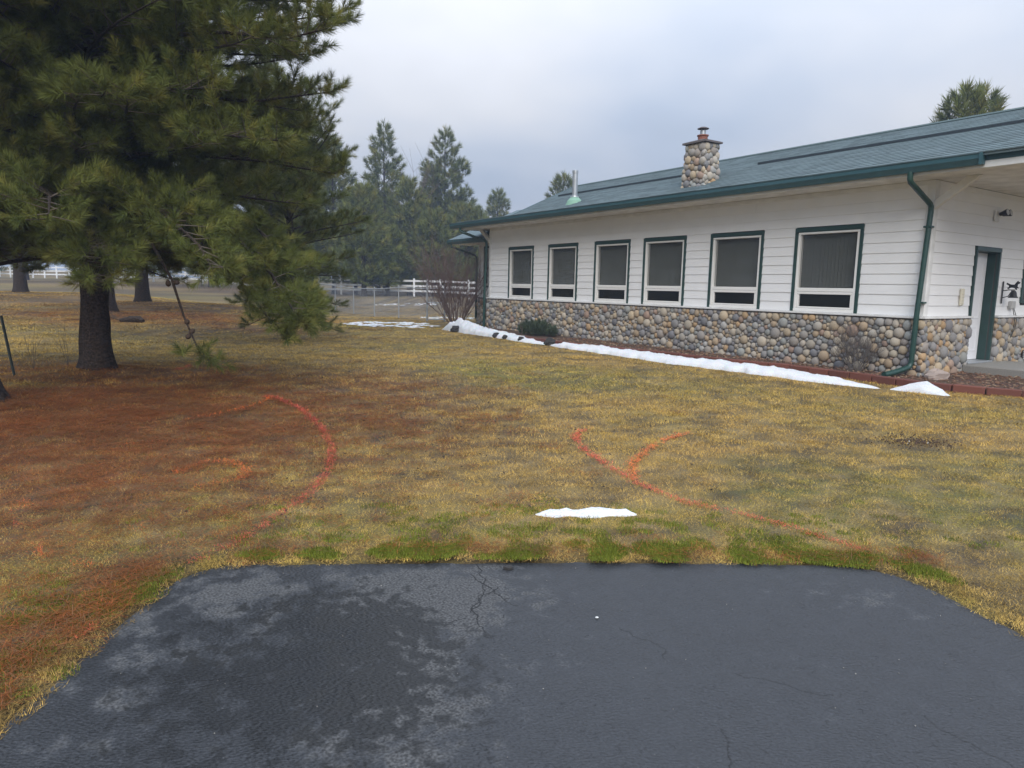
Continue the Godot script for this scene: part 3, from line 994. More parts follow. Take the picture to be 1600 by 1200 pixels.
func entrance(h: Node):
	var e := base("door", Vector3.ZERO, h)
	# green casing and a deep green jamb, white panelled leaf set back
	bar(e, "casing", Vector3(-.05, .285, 1.615), Vector3(.02, 2.30, 1.66), M.green_trim)
	bar(e, "casing", Vector3(-.05, .285, 2.55), Vector3(.02, 2.30, 2.605), M.green_trim)
	bar(e, "casing", Vector3(-.052, 2.302, 1.615), Vector3(.02, 2.385, 2.605), M.green_trim)
	bar(e, "jamb", Vector3(.022, .285, 2.545), Vector3(.30, 2.34, 2.575), M.green_trim)
	bar(e, "jamb", Vector3(.022, .285, 1.64), Vector3(.30, 2.34, 1.67), M.green_trim)
	bar(e, "jamb", Vector3(.022, 2.30, 1.672), Vector3(.30, 2.335, 2.543), M.green_trim)
	bar(e, "threshold", Vector3(-.10, .255, 1.62), Vector3(.30, .284, 2.60), M.galvanised)
	var leaf := bar(e, "leaf", Vector3(.16, .29, 1.68), Vector3(.205, 2.295, 2.54), M.door)
	for row in [[.16, .62], [.78, 1.35], [1.46, 1.85]]:
		for cl in [[.10, .40], [.46, .76]]:
			var lo := Vector3(-.031, row[0] - 1.0, cl[0] - .43)
			var hi := Vector3(-.0225, row[1] - 1.0, cl[1] - .43)
			var fr := MB.new()
			fr.box(Vector3(lo.x, lo.y, lo.z), Vector3(hi.x, lo.y + .02, hi.z))
			fr.box(Vector3(lo.x, hi.y - .02, lo.z), Vector3(hi.x, hi.y, hi.z))
			fr.box(Vector3(lo.x, lo.y + .021, lo.z), Vector3(hi.x, hi.y - .021, lo.z + .02))
			fr.box(Vector3(lo.x, lo.y + .021, hi.z - .02), Vector3(hi.x, hi.y - .021, hi.z))
			put("panel", fr.mesh(), M.door, leaf)
	# window beyond the door, only its edge in view
	bar(h, "casing", Vector3(-.045, 1.44, 3.70), Vector3(.0, 2.5, 3.77), M.green_trim)
	bar(h, "casing", Vector3(-.045, 1.37, 3.70), Vector3(.0, 1.438, 4.9), M.green_trim)
	bar(h, "pane", Vector3(-.02, 1.44, 3.79), Vector3(-.012, 2.5, 4.85), M.room, .001)
	# keypad box, outlet box with cables, vent
	var k := MB.new()
	k.cbox(Vector3(.045, .30, .10), .012)
	for y in 4: k.cbox(Vector3(.01, .018, .07), .003, Transform3D(Basis(), Vector3(-.026, -.11 + y * .055, 0)))
	put("keypad", k.mesh(), M.beige, h).position = Vector3(-.045, 1.47, 1.22)
	var ob := MB.new()
	ob.cbox(Vector3(.07, .15, .17), .012)
	var box := put("outlet_box", ob.mesh(), M.grey_box, h)
	box.position = Vector3(-.055, 1.335, 3.28)
	var cb := MB.new()
	for q in [[.0, .02], [.05, .06]]:
		var pts := []
		for s in 12:
			var t := s / 11.0
			pts.append(Vector3(-.02 - .05 * sin(t * PI), -.07 - t * .66, q[0] + q[1] * sin(t * 5.0)))
		var rr := []
		for s in 12: rr.append(.007)
		cb.tube(pts, rr, 6)
	put("cable", cb.mesh(), M.cable, box)
	var vt := base("vent", Vector3(-.13, .34, 4.02), h)
	for y in 5: bar(vt, "slat", Vector3(-.02, -.085 + y * .037, -.12), Vector3(.02, -.066 + y * .037, .12), M.white_trim, .003)
	bar(vt, "backing", Vector3(.012, -.09, -.125), Vector3(.03, .10, .125), M.cable, .003)

func wing(h: Node):
	# lower wing set back behind the far end
	var w := base("rear_wing", Vector3.ZERO, h)
	var b := MB.new()
	b.box(Vector3(13.98, .0, .92), Vector3(16.2, 3.02, 6.0))
	put("wall", b.mesh(), M.siding, w)
	for r in 10: board(w, Vector3(13.99, 1.13 + r * EXPOSE, .92), Vector3(16.1, 1.13 + r * EXPOSE, .92), Vector3(0, 0, -1), EXPOSE)
	bar(w, "corner_board", Vector3(16.1, 1.1, .885), Vector3(16.23, 3.0, .915), M.white_trim)
	bar(w, "casing", Vector3(15.44, 1.46, .88), Vector3(15.50, 2.92, .91), M.green_trim)
	bar(w, "casing", Vector3(15.78, 1.46, .88), Vector3(15.85, 2.92, .91), M.green_trim)
	bar(w, "casing", Vector3(15.502, 2.86, .88), Vector3(15.778, 2.92, .91), M.green_trim)
	bar(w, "casing", Vector3(15.502, 1.46, .88), Vector3(15.778, 1.52, .91), M.green_trim)
	bar(w, "frame", Vector3(15.502, 1.522, .885), Vector3(15.778, 2.858, .90), M.vinyl)
	bar(w, "pane", Vector3(15.56, 1.60, .878), Vector3(15.72, 2.80, .884), M.room, .001)
	var st := MB.new()
	var r2 := RandomNumberGenerator.new()
	r2.seed = 8
	for s in cobbles(2.3, 1.02, [[.10, 20.0], [.08, 80.0], [.06, 300.0], [.045, 400.0]], 12):
		st.col = stone_colour(r2)
		cobble(st, Vector3(s[0].x + 13.95, s[0].y + .03, .87), Vector3.RIGHT, Vector3.UP, Vector3(0, 0, -1), s[1], s[2])
	tag(put("stones", st.mesh(), M.stone, w), "rounded cobbles of the rear wing's base", "", "", "stuff")
	var ms := MB.new()
	ms.box(Vector3(13.98, 0, .865), Vector3(16.22, 1.09, .918))
	put("stone_base", ms.mesh(), M.mortar, w)
	var rf := MB.new()
	rf.col = Color(.19, .26, .275)
	var y0 := 3.10
	rf.hexa([Vector3(14.0, y0, .05), Vector3(17.0, y0, .05), Vector3(17.0, y0 + 1.29, 3.05), Vector3(14.0, y0 + 1.29, 3.05), Vector3(14.0, y0 + .06, .05), Vector3(17.0, y0 + .06, .05), Vector3(17.0, y0 + 1.35, 3.05), Vector3(14.0, y0 + 1.35, 3.05)])
	rf.hexa([Vector3(14.0, y0 + 1.29, 3.051), Vector3(17.0, y0 + 1.29, 3.051), Vector3(17.0, y0, 6.05), Vector3(14.0, y0, 6.05), Vector3(14.0, y0 + 1.35, 3.051), Vector3(17.0, y0 + 1.35, 3.051), Vector3(17.0, y0 + .06, 6.05), Vector3(14.0, y0 + .06, 6.05)])
	put("roof", rf.mesh(), M.shingle, w)
	bar(w, "soffit", Vector3(14.0, 2.99, .10), Vector3(16.95, 3.012, .9), M.soffit)
	gutter(w, 14.2, 17.0, 2.985, .095)
	var p := MB.new()
	p.tube([Vector3(16.75, 3.0, .04), Vector3(16.75, 2.9, .04), Vector3(16.30, 2.62, .78), Vector3(16.24, 2.52, .82), Vector3(16.22, .3, .80)], [.04, .04, .04, .04, .04], 10, false)
	put("downspout", p.mesh(), M.green_pipe, w)

func chimney(h: Node):
	var c := base("chimney", Vector3(4.87, 0, -.20), h)
	var lo := plane_h(-.45) - .12
	var hi := 4.66
	var hb := Vector2(.325, .25)     # half sizes at the foot and at the head
	var ht := Vector2(.255, .20)
	var core := MB.new()
	core.hexa([Vector3(-hb.x, lo, -hb.y) * Vector3(.93, 1, .93), Vector3(hb.x, lo, -hb.y) * Vector3(.93, 1, .93), Vector3(hb.x, lo, hb.y) * Vector3(.93, 1, .93), Vector3(-hb.x, lo, hb.y) * Vector3(.93, 1, .93), Vector3(-ht.x, hi, -ht.y) * Vector3(.93, 1, .93), Vector3(ht.x, hi, -ht.y) * Vector3(.93, 1, .93), Vector3(ht.x, hi, ht.y) * Vector3(.93, 1, .93), Vector3(-ht.x, hi, ht.y) * Vector3(.93, 1, .93)])
	put("core", core.mesh(), M.mortar, c)
	var r := RandomNumberGenerator.new()
	r.seed = 23
	var H := hi - lo
	for face in 4:
		var wide: float = (hb.x if face % 2 == 0 else hb.y) * 2
		for s in cobbles(wide, H, [[.08, 60.0], [.065, 200.0], [.05, 500.0], [.036, 700.0]], 40 + face):
			var t: float = s[0].y / H
			var half := hb.lerp(ht, t)
			var k: float = (half.x if face % 2 == 0 else half.y) / (wide / 2)
			var a: float = (s[0].x - wide / 2) * k
			var at := Vector3.ZERO
			var ax := Vector3.RIGHT
			var out := Vector3(0, 0, -1)
			if face == 0: at = Vector3(a, lo + s[0].y, -half.y * .95)
			elif face == 2:
				at = Vector3(a, lo + s[0].y, half.y * .95)
				out = Vector3(0, 0, 1)
			else:
				ax = Vector3.BACK
				out = Vector3(-1 if face == 1 else 1, 0, 0)
				at = Vector3(out.x * half.x * .95, lo + s[0].y, a)
			var m := MB.new()
			m.col = stone_colour(r)
			cobble(m, Vector3.ZERO, ax, Vector3.UP, out, s[1], s[2])
			put("stone", m.mesh(), M.stone, c).position = at
	# slab cap with a slight peak, clay collar, steel flue with a rain hat
	var cp := MB.new()
	var q := Vector2(ht.x + .075, ht.y + .075)
	cp.hexa([Vector3(-q.x, hi - .002, -q.y), Vector3(q.x, hi - .002, -q.y), Vector3(q.x, hi - .002, q.y), Vector3(-q.x, hi - .002, q.y), Vector3(-q.x, hi + .035, -q.y), Vector3(q.x, hi + .035, -q.y), Vector3(q.x, hi + .035, q.y), Vector3(-q.x, hi + .035, q.y)])
	cp.hexa([Vector3(-q.x, hi + .036, -q.y), Vector3(q.x, hi + .036, -q.y), Vector3(q.x, hi + .036, q.y), Vector3(-q.x, hi + .036, q.y), Vector3(-.13, hi + .085, -.13), Vector3(.13, hi + .085, -.13), Vector3(.13, hi + .085, .13), Vector3(-.13, hi + .085, .13)])
	put("cap", cp.mesh(), M.cap, c)
	var cl := MB.new()
	cl.lathe([[.105, hi + .08], [.105, hi + .16], [.125, hi + .175], [.125, hi + .195], [.085, hi + .195]], Vector3.ZERO, 16)
	put("clay_collar", cl.mesh(), M.clay, c)
	var fl := MB.new()
	fl.lathe([[.062, hi + .15], [.062, hi + .29]], Vector3.ZERO, 16)
	for k in 4: fl.box(Vector3(.05 * cos(k * PI / 2) - .006, hi + .28, .05 * sin(k * PI / 2) - .006), Vector3(.05 * cos(k * PI / 2) + .006, hi + .345, .05 * sin(k * PI / 2) + .006))
	put("flue", fl.mesh(), M.steel, c)
	var ra := MB.new()
	ra.lathe([[.0, hi + .375], [.06, hi + .365], [.125, hi + .335], [.125, hi + .325], [.0, hi + .33]], Vector3.ZERO, 16)
	put("rain_hat", ra.mesh(), M.cap, c)
	# plumbing vent further along
	var v := base("vent_pipe", Vector3(9.17, 0, -.3), h)
	var p := MB.new()
	p.lathe([[.073, 3.75], [.073, 4.56], [.082, 4.56], [.082, 4.63], [.07, 4.64], [.06, 4.64], [.06, 4.3]], Vector3.ZERO, 18)
	put("pipe", p.mesh(), M.steel, v)
	var fl2 := MB.new()
	fl2.lathe([[.25, 3.70], [.20, 3.83], [.105, 3.93], [.08, 3.93]], Vector3.ZERO, 18)
	put("flashing", fl2.mesh(), M.flashing, v)
	var cr := MB.new()
	cr.lathe([[.074, 3.925], [.115, 3.93], [.11, 3.955], [.076, 3.965]], Vector3.ZERO, 18)
	put("collar", cr.mesh(), M.steel, v)

# ---------------------------------------------------------------- bed and kerb bricks, doorstep
func garden():
	# bed surface between wall and bricks
	var m := MB.new()
	var n := 90
	for i in n:
		var u0 := lerpf(-3.9, 14.4, float(i) / n)
		var u1 := lerpf(-3.9, 14.4, float(i + 1) / n)
		for j in 6:
			var p := []
			for q in [[u0, j], [u1, j], [u1, j + 1], [u0, j + 1]]:
				var front := kerb_w(q[0]) + .02
				var back := .0 if q[0] > -.05 else 4.5
				var w: float = lerpf(front, back, q[1] / 6.0)
				p.append(from_house(q[0], w, .118 + noise.get_noise_2d(q[0] * 60, w * 60) * .03))
			var k := fine.get_noise_2d(u0 * 50, j * 40.0)
			m.col = Color(.15, .078, .05).lerp(Color(.20, .125, .075), clampf(.5 + k, 0, 1))
			m.quad(p[0], p[1], p[2], p[3], Vector3.UP)
	tag(put("garden_bed", m.mesh(), M.mulch), "bark mulch bed along the cobble base", "garden bed", "", "structure")
	# bark chips
	var chip := MB.new()
	chip.cbox(Vector3(.05, .008, .018), .002)
	var cm := chip.mesh()
	var xf := []
	var cs := []
	for k in 2600:
		var u := -rng.randf() * 2.6 if rng.randf() < .5 else rng.randf_range(-.3, 9.0)
		var w := rng.randf_range(kerb_w(u) + .16, -.08) if u > -.05 else rng.randf_range(kerb_w(u) + .16, 2.6)
		if u < -.02 and u > -1.35 and w > 1.45: continue
		var p := from_house(u, w, .125 + rng.randf() * .02)
		xf.append(Transform3D(Basis.from_euler(Vector3(rng.randf_range(-.4, .4), rng.randf() * TAU, rng.randf_range(-.4, .4))).scaled(Vector3.ONE * rng.randf_range(.5, 1.3)), p))
		var g := rng.randf_range(.6, 1.3)
		cs.append(Color(.21 * g, .115 * g, .07 * g) if rng.randf() < .8 else Color(.33, .24, .15))
	tag(many("bark_mulch", cm, M.chip, xf, cs), "loose bark chips strewn over the bed", "mulch", "", "stuff")
	# kerb of red bricks
	var e := base("garden_edging", from_house(-3.5, kerb_w(-3.5), 0))
	tag(e, "row of red-brown kerb bricks edging the bed", "edging")
	var u := -3.5
	var r := RandomNumberGenerator.new()
	r.seed = 61
	while u < 9.4:
		var l := .40
		var a := from_house(u, kerb_w(u))
		var b := from_house(u + l, kerb_w(u + l))
		var d := (b - a).normalized()
		var bm := MB.new()
		var g := r.randf_range(.75, 1.2)
		bm.col = Color(.205 * g, .072 * g, .05 * g)
		bm.cbox(Vector3((b - a).length() - .014, .16, .145), .009)
		var o := put("brick", bm.mesh(), M.brick, e)
		o.transform = Transform3D(Basis(d, Vector3.UP, d.cross(Vector3.UP)) * Basis.from_euler(Vector3(r.randf_range(-.03, .03), r.randf_range(-.02, .02), r.randf_range(-.015, .015))), (a + b) / 2 - e.position + Vector3(0, .105 + r.randf_range(-.008, .008), 0))
		u += l
	# doorstep
	var s := MB.new()
	s.cbox(Vector3(1.25, .16, 1.75), .015)
	var st := put("doorstep", s.mesh(), M.slab)
	st.transform = Transform3D(Basis(UD, Vector3.UP, ND), from_house(-.70, 2.32, .175))
	tag(st, "grey concrete step in front of the white door", "step")
	# a pale rock at the house corner
	rock("corner_rock", from_house(-.38, -.12, .16), Vector3(.20, .12, .16), 3, grained(mat(.36, .29, .25, .9), null, 1.0), "pinkish rock lying at the foot of the near house corner", "rock")

func kerb_w(u: float) -> float:
	for i in 14:
		var a := bed_edge[i]
		var b := bed_edge[i + 1]
		if u <= b.x or i == 13: return lerpf(a.y, b.y, clampf((u - a.x) / (b.x - a.x), 0, 1))
	return -1.4

func rock(called: String, at: Vector3, size: Vector3, sd: int, m: Material, label: String, category: String, group := ""):
	var b := MB.new()
	var f := FastNoiseLite.new()
	f.seed = sd
	f.frequency = .9
	var R := 9
	var K := 14
	var p := []
	for i in R + 1:
		var ring := []
		for k in K:
			var th := PI * i / R
			var ph := TAU * k / K
			var d := Vector3(sin(th) * cos(ph), cos(th), sin(th) * sin(ph))
			ring.append(d * size * (1.0 + .38 * f.get_noise_3d(d.x * 1.6, d.y * 1.6, d.z * 1.6)))
		p.append(ring)
	for i in R:
		for k in K:
			b.tri(p[i][k], p[i][(k + 1) % K], p[i + 1][(k + 1) % K], (p[i][k] + p[i + 1][k]))
			b.tri(p[i][k], p[i + 1][(k + 1) % K], p[i + 1][k], (p[i][k] + p[i + 1][k]))
	var o := put(called, b.mesh(), m)
	o.position = at
	tag(o, label, category, group)

# ---------------------------------------------------------------- snow
func snow_bank(called: String, path: Array, label: String, group := ""):
	# path rows: world point, half width, height
	var f := FastNoiseLite.new()
	f.seed = 71
	f.frequency = 1.0
	f.fractal_octaves = 4
	var rows := []
	for i in path.size() - 1:
		var k := maxi(2, int((path[i + 1][0] - path[i][0]).length() / .07))
		for s in k:
			var t := float(s) / k
			rows.append([path[i][0].lerp(path[i + 1][0], t), lerpf(path[i][1], path[i + 1][1], t), lerpf(path[i][2], path[i + 1][2], t)])
	rows.append(path[path.size() - 1])
	var b := MB.new()
	var C := 18
	var g := []
	for i in rows.size():
		var d: Vector3 = (rows[mini(i + 2, rows.size() - 1)][0] - rows[maxi(i - 2, 0)][0]).normalized()
		var side := d.cross(Vector3.UP).normalized()
		var row := []
		for k in C + 1:
			var s := -1.0 + 2.0 * k / C
			var p: Vector3 = rows[i][0]
			var edge := 1.0 + .38 * f.get_noise_2d(p.x * 1.3 + signf(s) * 30, p.z * 1.3) + .22 * f.get_noise_2d(p.x * 5 + signf(s) * 30, p.z * 5)
			p += side * s * rows[i][1] * edge
			var y := land(p.x, p.z)
			var dome := pow(maxf(1.0 - s * s, 0.0), .55)
			p.y = y - .015 + dome * rows[i][2] * (1.0 + .35 * f.get_noise_2d(p.x * 2.2, p.z * 2.2) + .16 * f.get_noise_2d(p.x * 8, p.z * 8)) + .012 * f.get_noise_2d(p.x * 22, p.z * 22) * dome
			row.append(p)
		g.append(row)
	var nn := []
	for i in g.size():
		var row := []
		for k in C + 1:
			var a: Vector3 = g[mini(i + 1, g.size() - 1)][k] - g[maxi(i - 1, 0)][k]
			var c: Vector3 = g[i][mini(k + 1, C)] - g[i][maxi(k - 1, 0)]
			var q := a.cross(c).normalized()
			row.append(q if q.y > 0 else -q)
		nn.append(row)
	for i in g.size() - 1:
		for k in C:
			b.quad_n(g[i][k], g[i][k + 1], g[i + 1][k + 1], g[i + 1][k], nn[i][k], nn[i][k + 1], nn[i + 1][k + 1], nn[i + 1][k])
	var o := put(called, b.mesh(), M.snow)
	tag(o, label, "snow", group)
	for r in rows: snow_areas.append([r[0].x, r[0].z, r[1] * .68])

func snow():
	var P := func(u, w): return from_house(u, w)
	snow_bank("snow_bank", [[P.call(-.30, -1.70), .05, .02], [P.call(.15, -1.74), .17, .08], [P.call(1.0, -1.78), .25, .13], [P.call(2.0, -1.86), .29, .15], [P.call(3.2, -1.92), .30, .15], [P.call(4.6, -1.95), .31, .15], [P.call(6.0, -2.0), .27, .14], [P.call(7.2, -2.05), .2, .12], [P.call(7.75, -2.0), .06, .04]], "long white bank of old snow lying in front of the kerb bricks", "banks of old snow by the house")
	snow_bank("snow_bank", [[P.call(8.0, -1.95), .06, .03], [P.call(8.7, -1.9), .2, .10], [P.call(9.8, -1.8), .26, .15], [P.call(11.2, -1.75), .27, .2], [P.call(12.3, -1.7), .28, .3], [P.call(12.9, -1.7), .25, .36], [P.call(13.35, -1.75), .2, .3], [P.call(13.8, -1.85), .06, .04]], "lumpy snow bank with dark stones showing through, nearest the bare bush", "banks of old snow by the house")
	snow_bank("snow_heap", [[P.call(-.44, -1.66), .04, .02], [P.call(-.66, -1.56), .16, .12], [P.call(-.86, -1.5), .2, .15], [P.call(-1.06, -1.52), .14, .08], [P.call(-1.26, -1.62), .04, .02]], "small heap of snow by the mouth of the green downspout")
	snow_bank("snow_patch", [[Vector3(.17, 0, -4.36), .02, .015], [Vector3(.28, 0, -4.38), .085, .045], [Vector3(.38, 0, -4.41), .065, .042], [Vector3(.46, 0, -4.39), .075, .04], [Vector3(.56, 0, -4.42), .10, .045], [Vector3(.66, 0, -4.43), .085, .04], [Vector3(.77, 0, -4.41), .05, .05], [Vector3(.86, 0, -4.41), .02, .012]], "small white snow patch on the lawn near the asphalt edge")
	for q in [[12.72, -1.95, .19, 1], [10.3, -2.0, .13, 2], [9.85, -2.02, .09, 3], [9.1, -2.0, .10, 4], [7.85, -1.98, .15, 5]]:
		rock("edging_stone", from_house(q[0], q[1], .1 + q[2] * .25), Vector3(q[2], q[2] * .75, q[2] * .9), q[3], M.rock, ["", "largest dark stone poking from the lumpy snow end", "dark stone second nearest the bare bush in the snow", "small dark stone in the middle of the lumpy snow bank", "dark stone half sunk in snow opposite the low green plant", "dark stone in the gap between the two snow banks"][q[3]], "stone", "dark stones in the snow")
	# thin melting snow with grass standing through
	var fl := MB.new()
	for k in 9:
		var a := TAU * k / 9
		var b := TAU * (k + 1) / 9
		var ra := 1.0 + .3 * sin(k * 2.3)
		var rb := 1.0 + .3 * sin(((k + 1) % 9) * 2.3)
		fl.tri(Vector3(0, .2, 0), Vector3(cos(a) * ra, 0, sin(a) * ra), Vector3(cos(b) * rb, 0, sin(b) * rb), Vector3.UP)
	var mesh := fl.mesh()
	for area in [[-4.3, -24.0, 1.7, 1.6, 520, "thin melting snow on the grass before the wire fence"], [-6.4, -43, 2.6, 1.2, 160, "far snow remnant on the pasture behind the wire fence"], [-2.6, -30, 1.5, 1.4, 120, "snow remnant on the pasture behind the bare bush"]]:
		var xf := []
		var cs := []
		for k in area[4]:
			var a := rng.randf() * TAU
			var q := sqrt(rng.randf())
			var x: float = area[0] + cos(a) * q * area[2] + (1 - q) * .3
			var z: float = area[1] + sin(a) * q * area[3]
			if fine.get_noise_2d(x * 60, z * 60) < -.02: continue
			xf.append(Transform3D(Basis(Vector3.UP, rng.randf() * TAU).scaled(Vector3(rng.randf_range(.03, .12), rng.randf_range(.06, .14), rng.randf_range(.03, .12))), Vector3(x, land(x, z) + .012, z)))
			cs.append(Color(1, 1, 1))
		tag(many("melting_snow", mesh, M.snow, xf, cs), area[5], "snow", "", "stuff")

# ---------------------------------------------------------------- fences
func fences():
	var f := base("paddock_fence", Vector3(-1, 0, -49.6))
	tag(f, "long white three-rail paddock fence across the field", "fence")
	var a := Vector3(1.0, 0, -48.5)
	var b := Vector3(-66.0, 0, -86.0)
	var n := int(a.distance_to(b) / 2.44)
	var pm := MB.new()
	pm.cbox(Vector3(.13, 1.42, .13), .008, Transform3D(Basis(), Vector3(0, .61, 0)))
	pm.hexa([Vector3(-.08, 1.32, -.08), Vector3(.08, 1.32, -.08), Vector3(.08, 1.32, .08), Vector3(-.08, 1.32, .08), Vector3(-.02, 1.37, -.02), Vector3(.02, 1.37, -.02), Vector3(.02, 1.37, .02), Vector3(-.02, 1.37, .02)])
	var post := pm.mesh()
	var pts := []
	for k in n + 1:
		var p := a.lerp(b, float(k) / n)
		p.y = land(p.x, p.z)
		pts.append(p)
		put("post", post, M.vinyl_fence, f).position = p - f.position
	for k in n:
		for y in [.42, .80, 1.18]:
			var m := MB.new()
			var d: Vector3 = pts[k + 1] - pts[k]
			var x := d.normalized()
			var z := x.cross(Vector3.UP).normalized()
			m.cbox(Vector3(d.length() - .12, .145, .045), .005)
			put("rail", m.mesh(), M.vinyl_fence, f).transform = Transform3D(Basis(x, z.cross(x), z), (pts[k] + pts[k + 1]) / 2 - f.position + Vector3(0, y, 0))
	# wire mesh fence
	var c := base("chain_link_fence", Vector3(-3.3, 0, -26.5))
	tag(c, "grey chain-link wire fence with a small gate before the pasture", "fence")
	var corner := Vector3(-3.3, 0, -26.5)
	var end := Vector3(-13.6, 0, -42.7)
	var k := 7
	for i in k + 1:
		var p := corner.lerp(end, float(i) / k)
		var y := land(p.x, p.z)
		var t := MB.new()
		var hh := 1.55 if i == 0 else 1.28
		t.lathe([[.038 if i == 0 else .026, -.1], [.038 if i == 0 else .026, hh], [.05 if i == 0 else .03, hh], [.03, hh + .05], [0.0, hh + .06]], Vector3.ZERO, 8)
		put("post", t.mesh(), M.galvanised, c).position = Vector3(p.x, y, p.z) - c.position
	var seg := 40
	var rail := MB.new()
	var rp := []
	var rr := []
	for i in seg + 1:
		var p := corner.lerp(end, float(i) / seg)
		rp.append(Vector3(p.x, land(p.x, p.z) + 1.24, p.z) - c.position)
		rr.append(.018)
	rail.tube(rp, rr, 6)
	put("top_rail", rail.mesh(), M.galvanised, c)
	wire(c, corner, end, 1.24)
	var gp := Vector3(-2.62, 0, -26.4)
	var g2 := MB.new()
	g2.lathe([[.036, -.1], [.036, 1.36], [.045, 1.37], [0.0, 1.42]], Vector3.ZERO, 8)
	var pp := put("post", g2.mesh(), M.galvanised, c)
	pp.position = Vector3(gp.x, land(gp.x, gp.z), gp.z) - c.position
	var gate := base("gate", Vector3.ZERO, c)
	for y in [.08, .72, 1.25]:
		var t := MB.new()
		t.tube([Vector3(corner.x + .05, land(corner.x, corner.z) + y, corner.z) - c.position, Vector3(gp.x - .04, land(gp.x, gp.z) + y, gp.z) - c.position], [.018, .018], 6)
		put("bar", t.mesh(), M.galvanised, gate)
	wire(gate, corner + Vector3(.05, 0, 0), gp, 1.2, c.position)
	wire(c, gp, Vector3(-.2, 0, -25.2), 1.24)
	var t2 := MB.new()
	t2.tube([Vector3(gp.x, land(gp.x, gp.z) + 1.24, gp.z) - c.position, Vector3(-.2, land(-.2, -25.2) + 1.24, -25.2) - c.position], [.018, .018], 6)
	put("top_rail", t2.mesh(), M.galvanised, c)

func wire(parent: Node, a: Vector3, b: Vector3, hgt: float, off := Vector3(-3.3, 0, -26.5)):
	var m := MB.new()
	var l := a.distance_to(b)
	var d := (b - a).normalized()
	var s := -hgt
	while s < l:
		for way in [0, 1]:
			var x0 := maxf(s, 0.0)
			var x1 := minf(s + hgt, l)
			if x1 > x0:
				var y0 := (x0 - s)
				var y1 := (x1 - s)
				if way == 1:
					y0 = hgt - y0
					y1 = hgt - y1
				var p := a + d * x0
				var q := a + d * x1
				m.tube([Vector3(p.x, land(p.x, p.z) + y0, p.z) - off, Vector3(q.x, land(q.x, q.z) + y1, q.z) - off], [.0019, .0019], 3, false)
		s += .075
	put("wire_mesh", m.mesh(), M.galvanised, parent)

# ---------------------------------------------------------------- pines
func tuft(count: int, length: float, stem: float, width: float, sd: int, droop := 0.0) -> ArrayMesh:
	var r := RandomNumberGenerator.new()
	r.seed = sd
	var m := MB.new()
	for k in count:
		var t := pow(r.randf(), .75)
		var a := r.randf() * TAU
		var open := lerpf(1.25, .35, t) + r.randf_range(-.18, .18)
		var d := Vector3(sin(open) * cos(a), cos(open) - droop, sin(open) * sin(a)).normalized()
		var p := Vector3(0, t * stem, 0)
		var l := length * r.randf_range(.75, 1.1)
		var side := d.cross(Vector3(r.randf() - .5, r.randf() - .5, r.randf() - .5)).normalized() * width * .5
		var g := r.randf_range(.75, 1.25)
		m.col = Color(g, g, g * .95)
		m.tri(p - side, p + side, p + d * l, d.cross(side))
	return m.mesh()

func basis_along(y: Vector3, spin: float, s: float) -> Basis:
	var x := y.cross(Vector3(.37, .11, .92)).normalized()
	var z := x.cross(y).normalized()
	return Basis(x, y, z) * Basis(Vector3.UP, spin) * Basis.from_scale(Vector3.ONE * s)

func needle_colour(r: RandomNumberGenerator) -> Color:
	var c := Color(.10, .125, .03).lerp(Color(.165, .18, .042), r.randf())
	if r.randf() < .16: c = Color(.22, .21, .05)
	var g := r.randf_range(.8, 1.2)
	return Color(c.r * g, c.g * g, c.b * g)

func dress(path: Array, r: RandomNumberGenerator, o: Dictionary, tw: MB, xf: Array, cs: Array, from := .2, lush := 1.0):
	# side twigs with needle tufts along one limb
	var L := 0.0
	for i in path.size() - 1: L += path[i].distance_to(path[i + 1])
	var step: float = o.step
	var nt := int(L * (1.0 - from) / step)
	for k in nt:
		var s := from + (1.0 - from) * (k + r.randf()) / nt
		var fi := s * (path.size() - 1)
		var i := mini(int(fi), path.size() - 2)
		var p: Vector3 = path[i].lerp(path[i + 1], fi - i)
		var tan: Vector3 = (path[i + 1] - path[i]).normalized()
		var side := tan.cross(Vector3.UP).normalized() * (1.0 if k % 2 == 0 else -1.0)
		var d := (tan * r.randf_range(.3, .8) + side * r.randf_range(.5, .95) + Vector3.UP * r.randf_range(-.25, .5)).normalized()
		var l: float = lerpf(.85, .35, s) * minf(1.0, L / 2.6) * r.randf_range(.6, 1.2) * float(o.twig)
		var q := p + d * l + Vector3.UP * l * .12
		if o.tubes: tw.tube([p, q], [.008, .003], 3, false)
		var n := maxi(1, int(l / float(o.gap) * lush))
		for e in n:
			if r.randf() > lush: continue
			var t := lerpf(.25, 1.0, (e + r.randf()) / n)
			var at := p.lerp(q, t)
			var dir := (d * .7 + Vector3.UP * .35 + Vector3(r.randf() - .5, r.randf() - .5, r.randf() - .5) * 1.1).normalized()
			xf.append(Transform3D(basis_along(dir, r.randf() * TAU, float(o.size) * r.randf_range(.75, 1.15)), at))
			cs.append(needle_colour(r))
	var tip: Vector3 = path[path.size() - 1]
	var td: Vector3 = (tip - path[path.size() - 2]).normalized()
	for e in 2:
		xf.append(Transform3D(basis_along((td + Vector3.UP * .3).normalized(), r.randf() * TAU, float(o.size)), tip - td * .1 * e))
		cs.append(needle_colour(r))

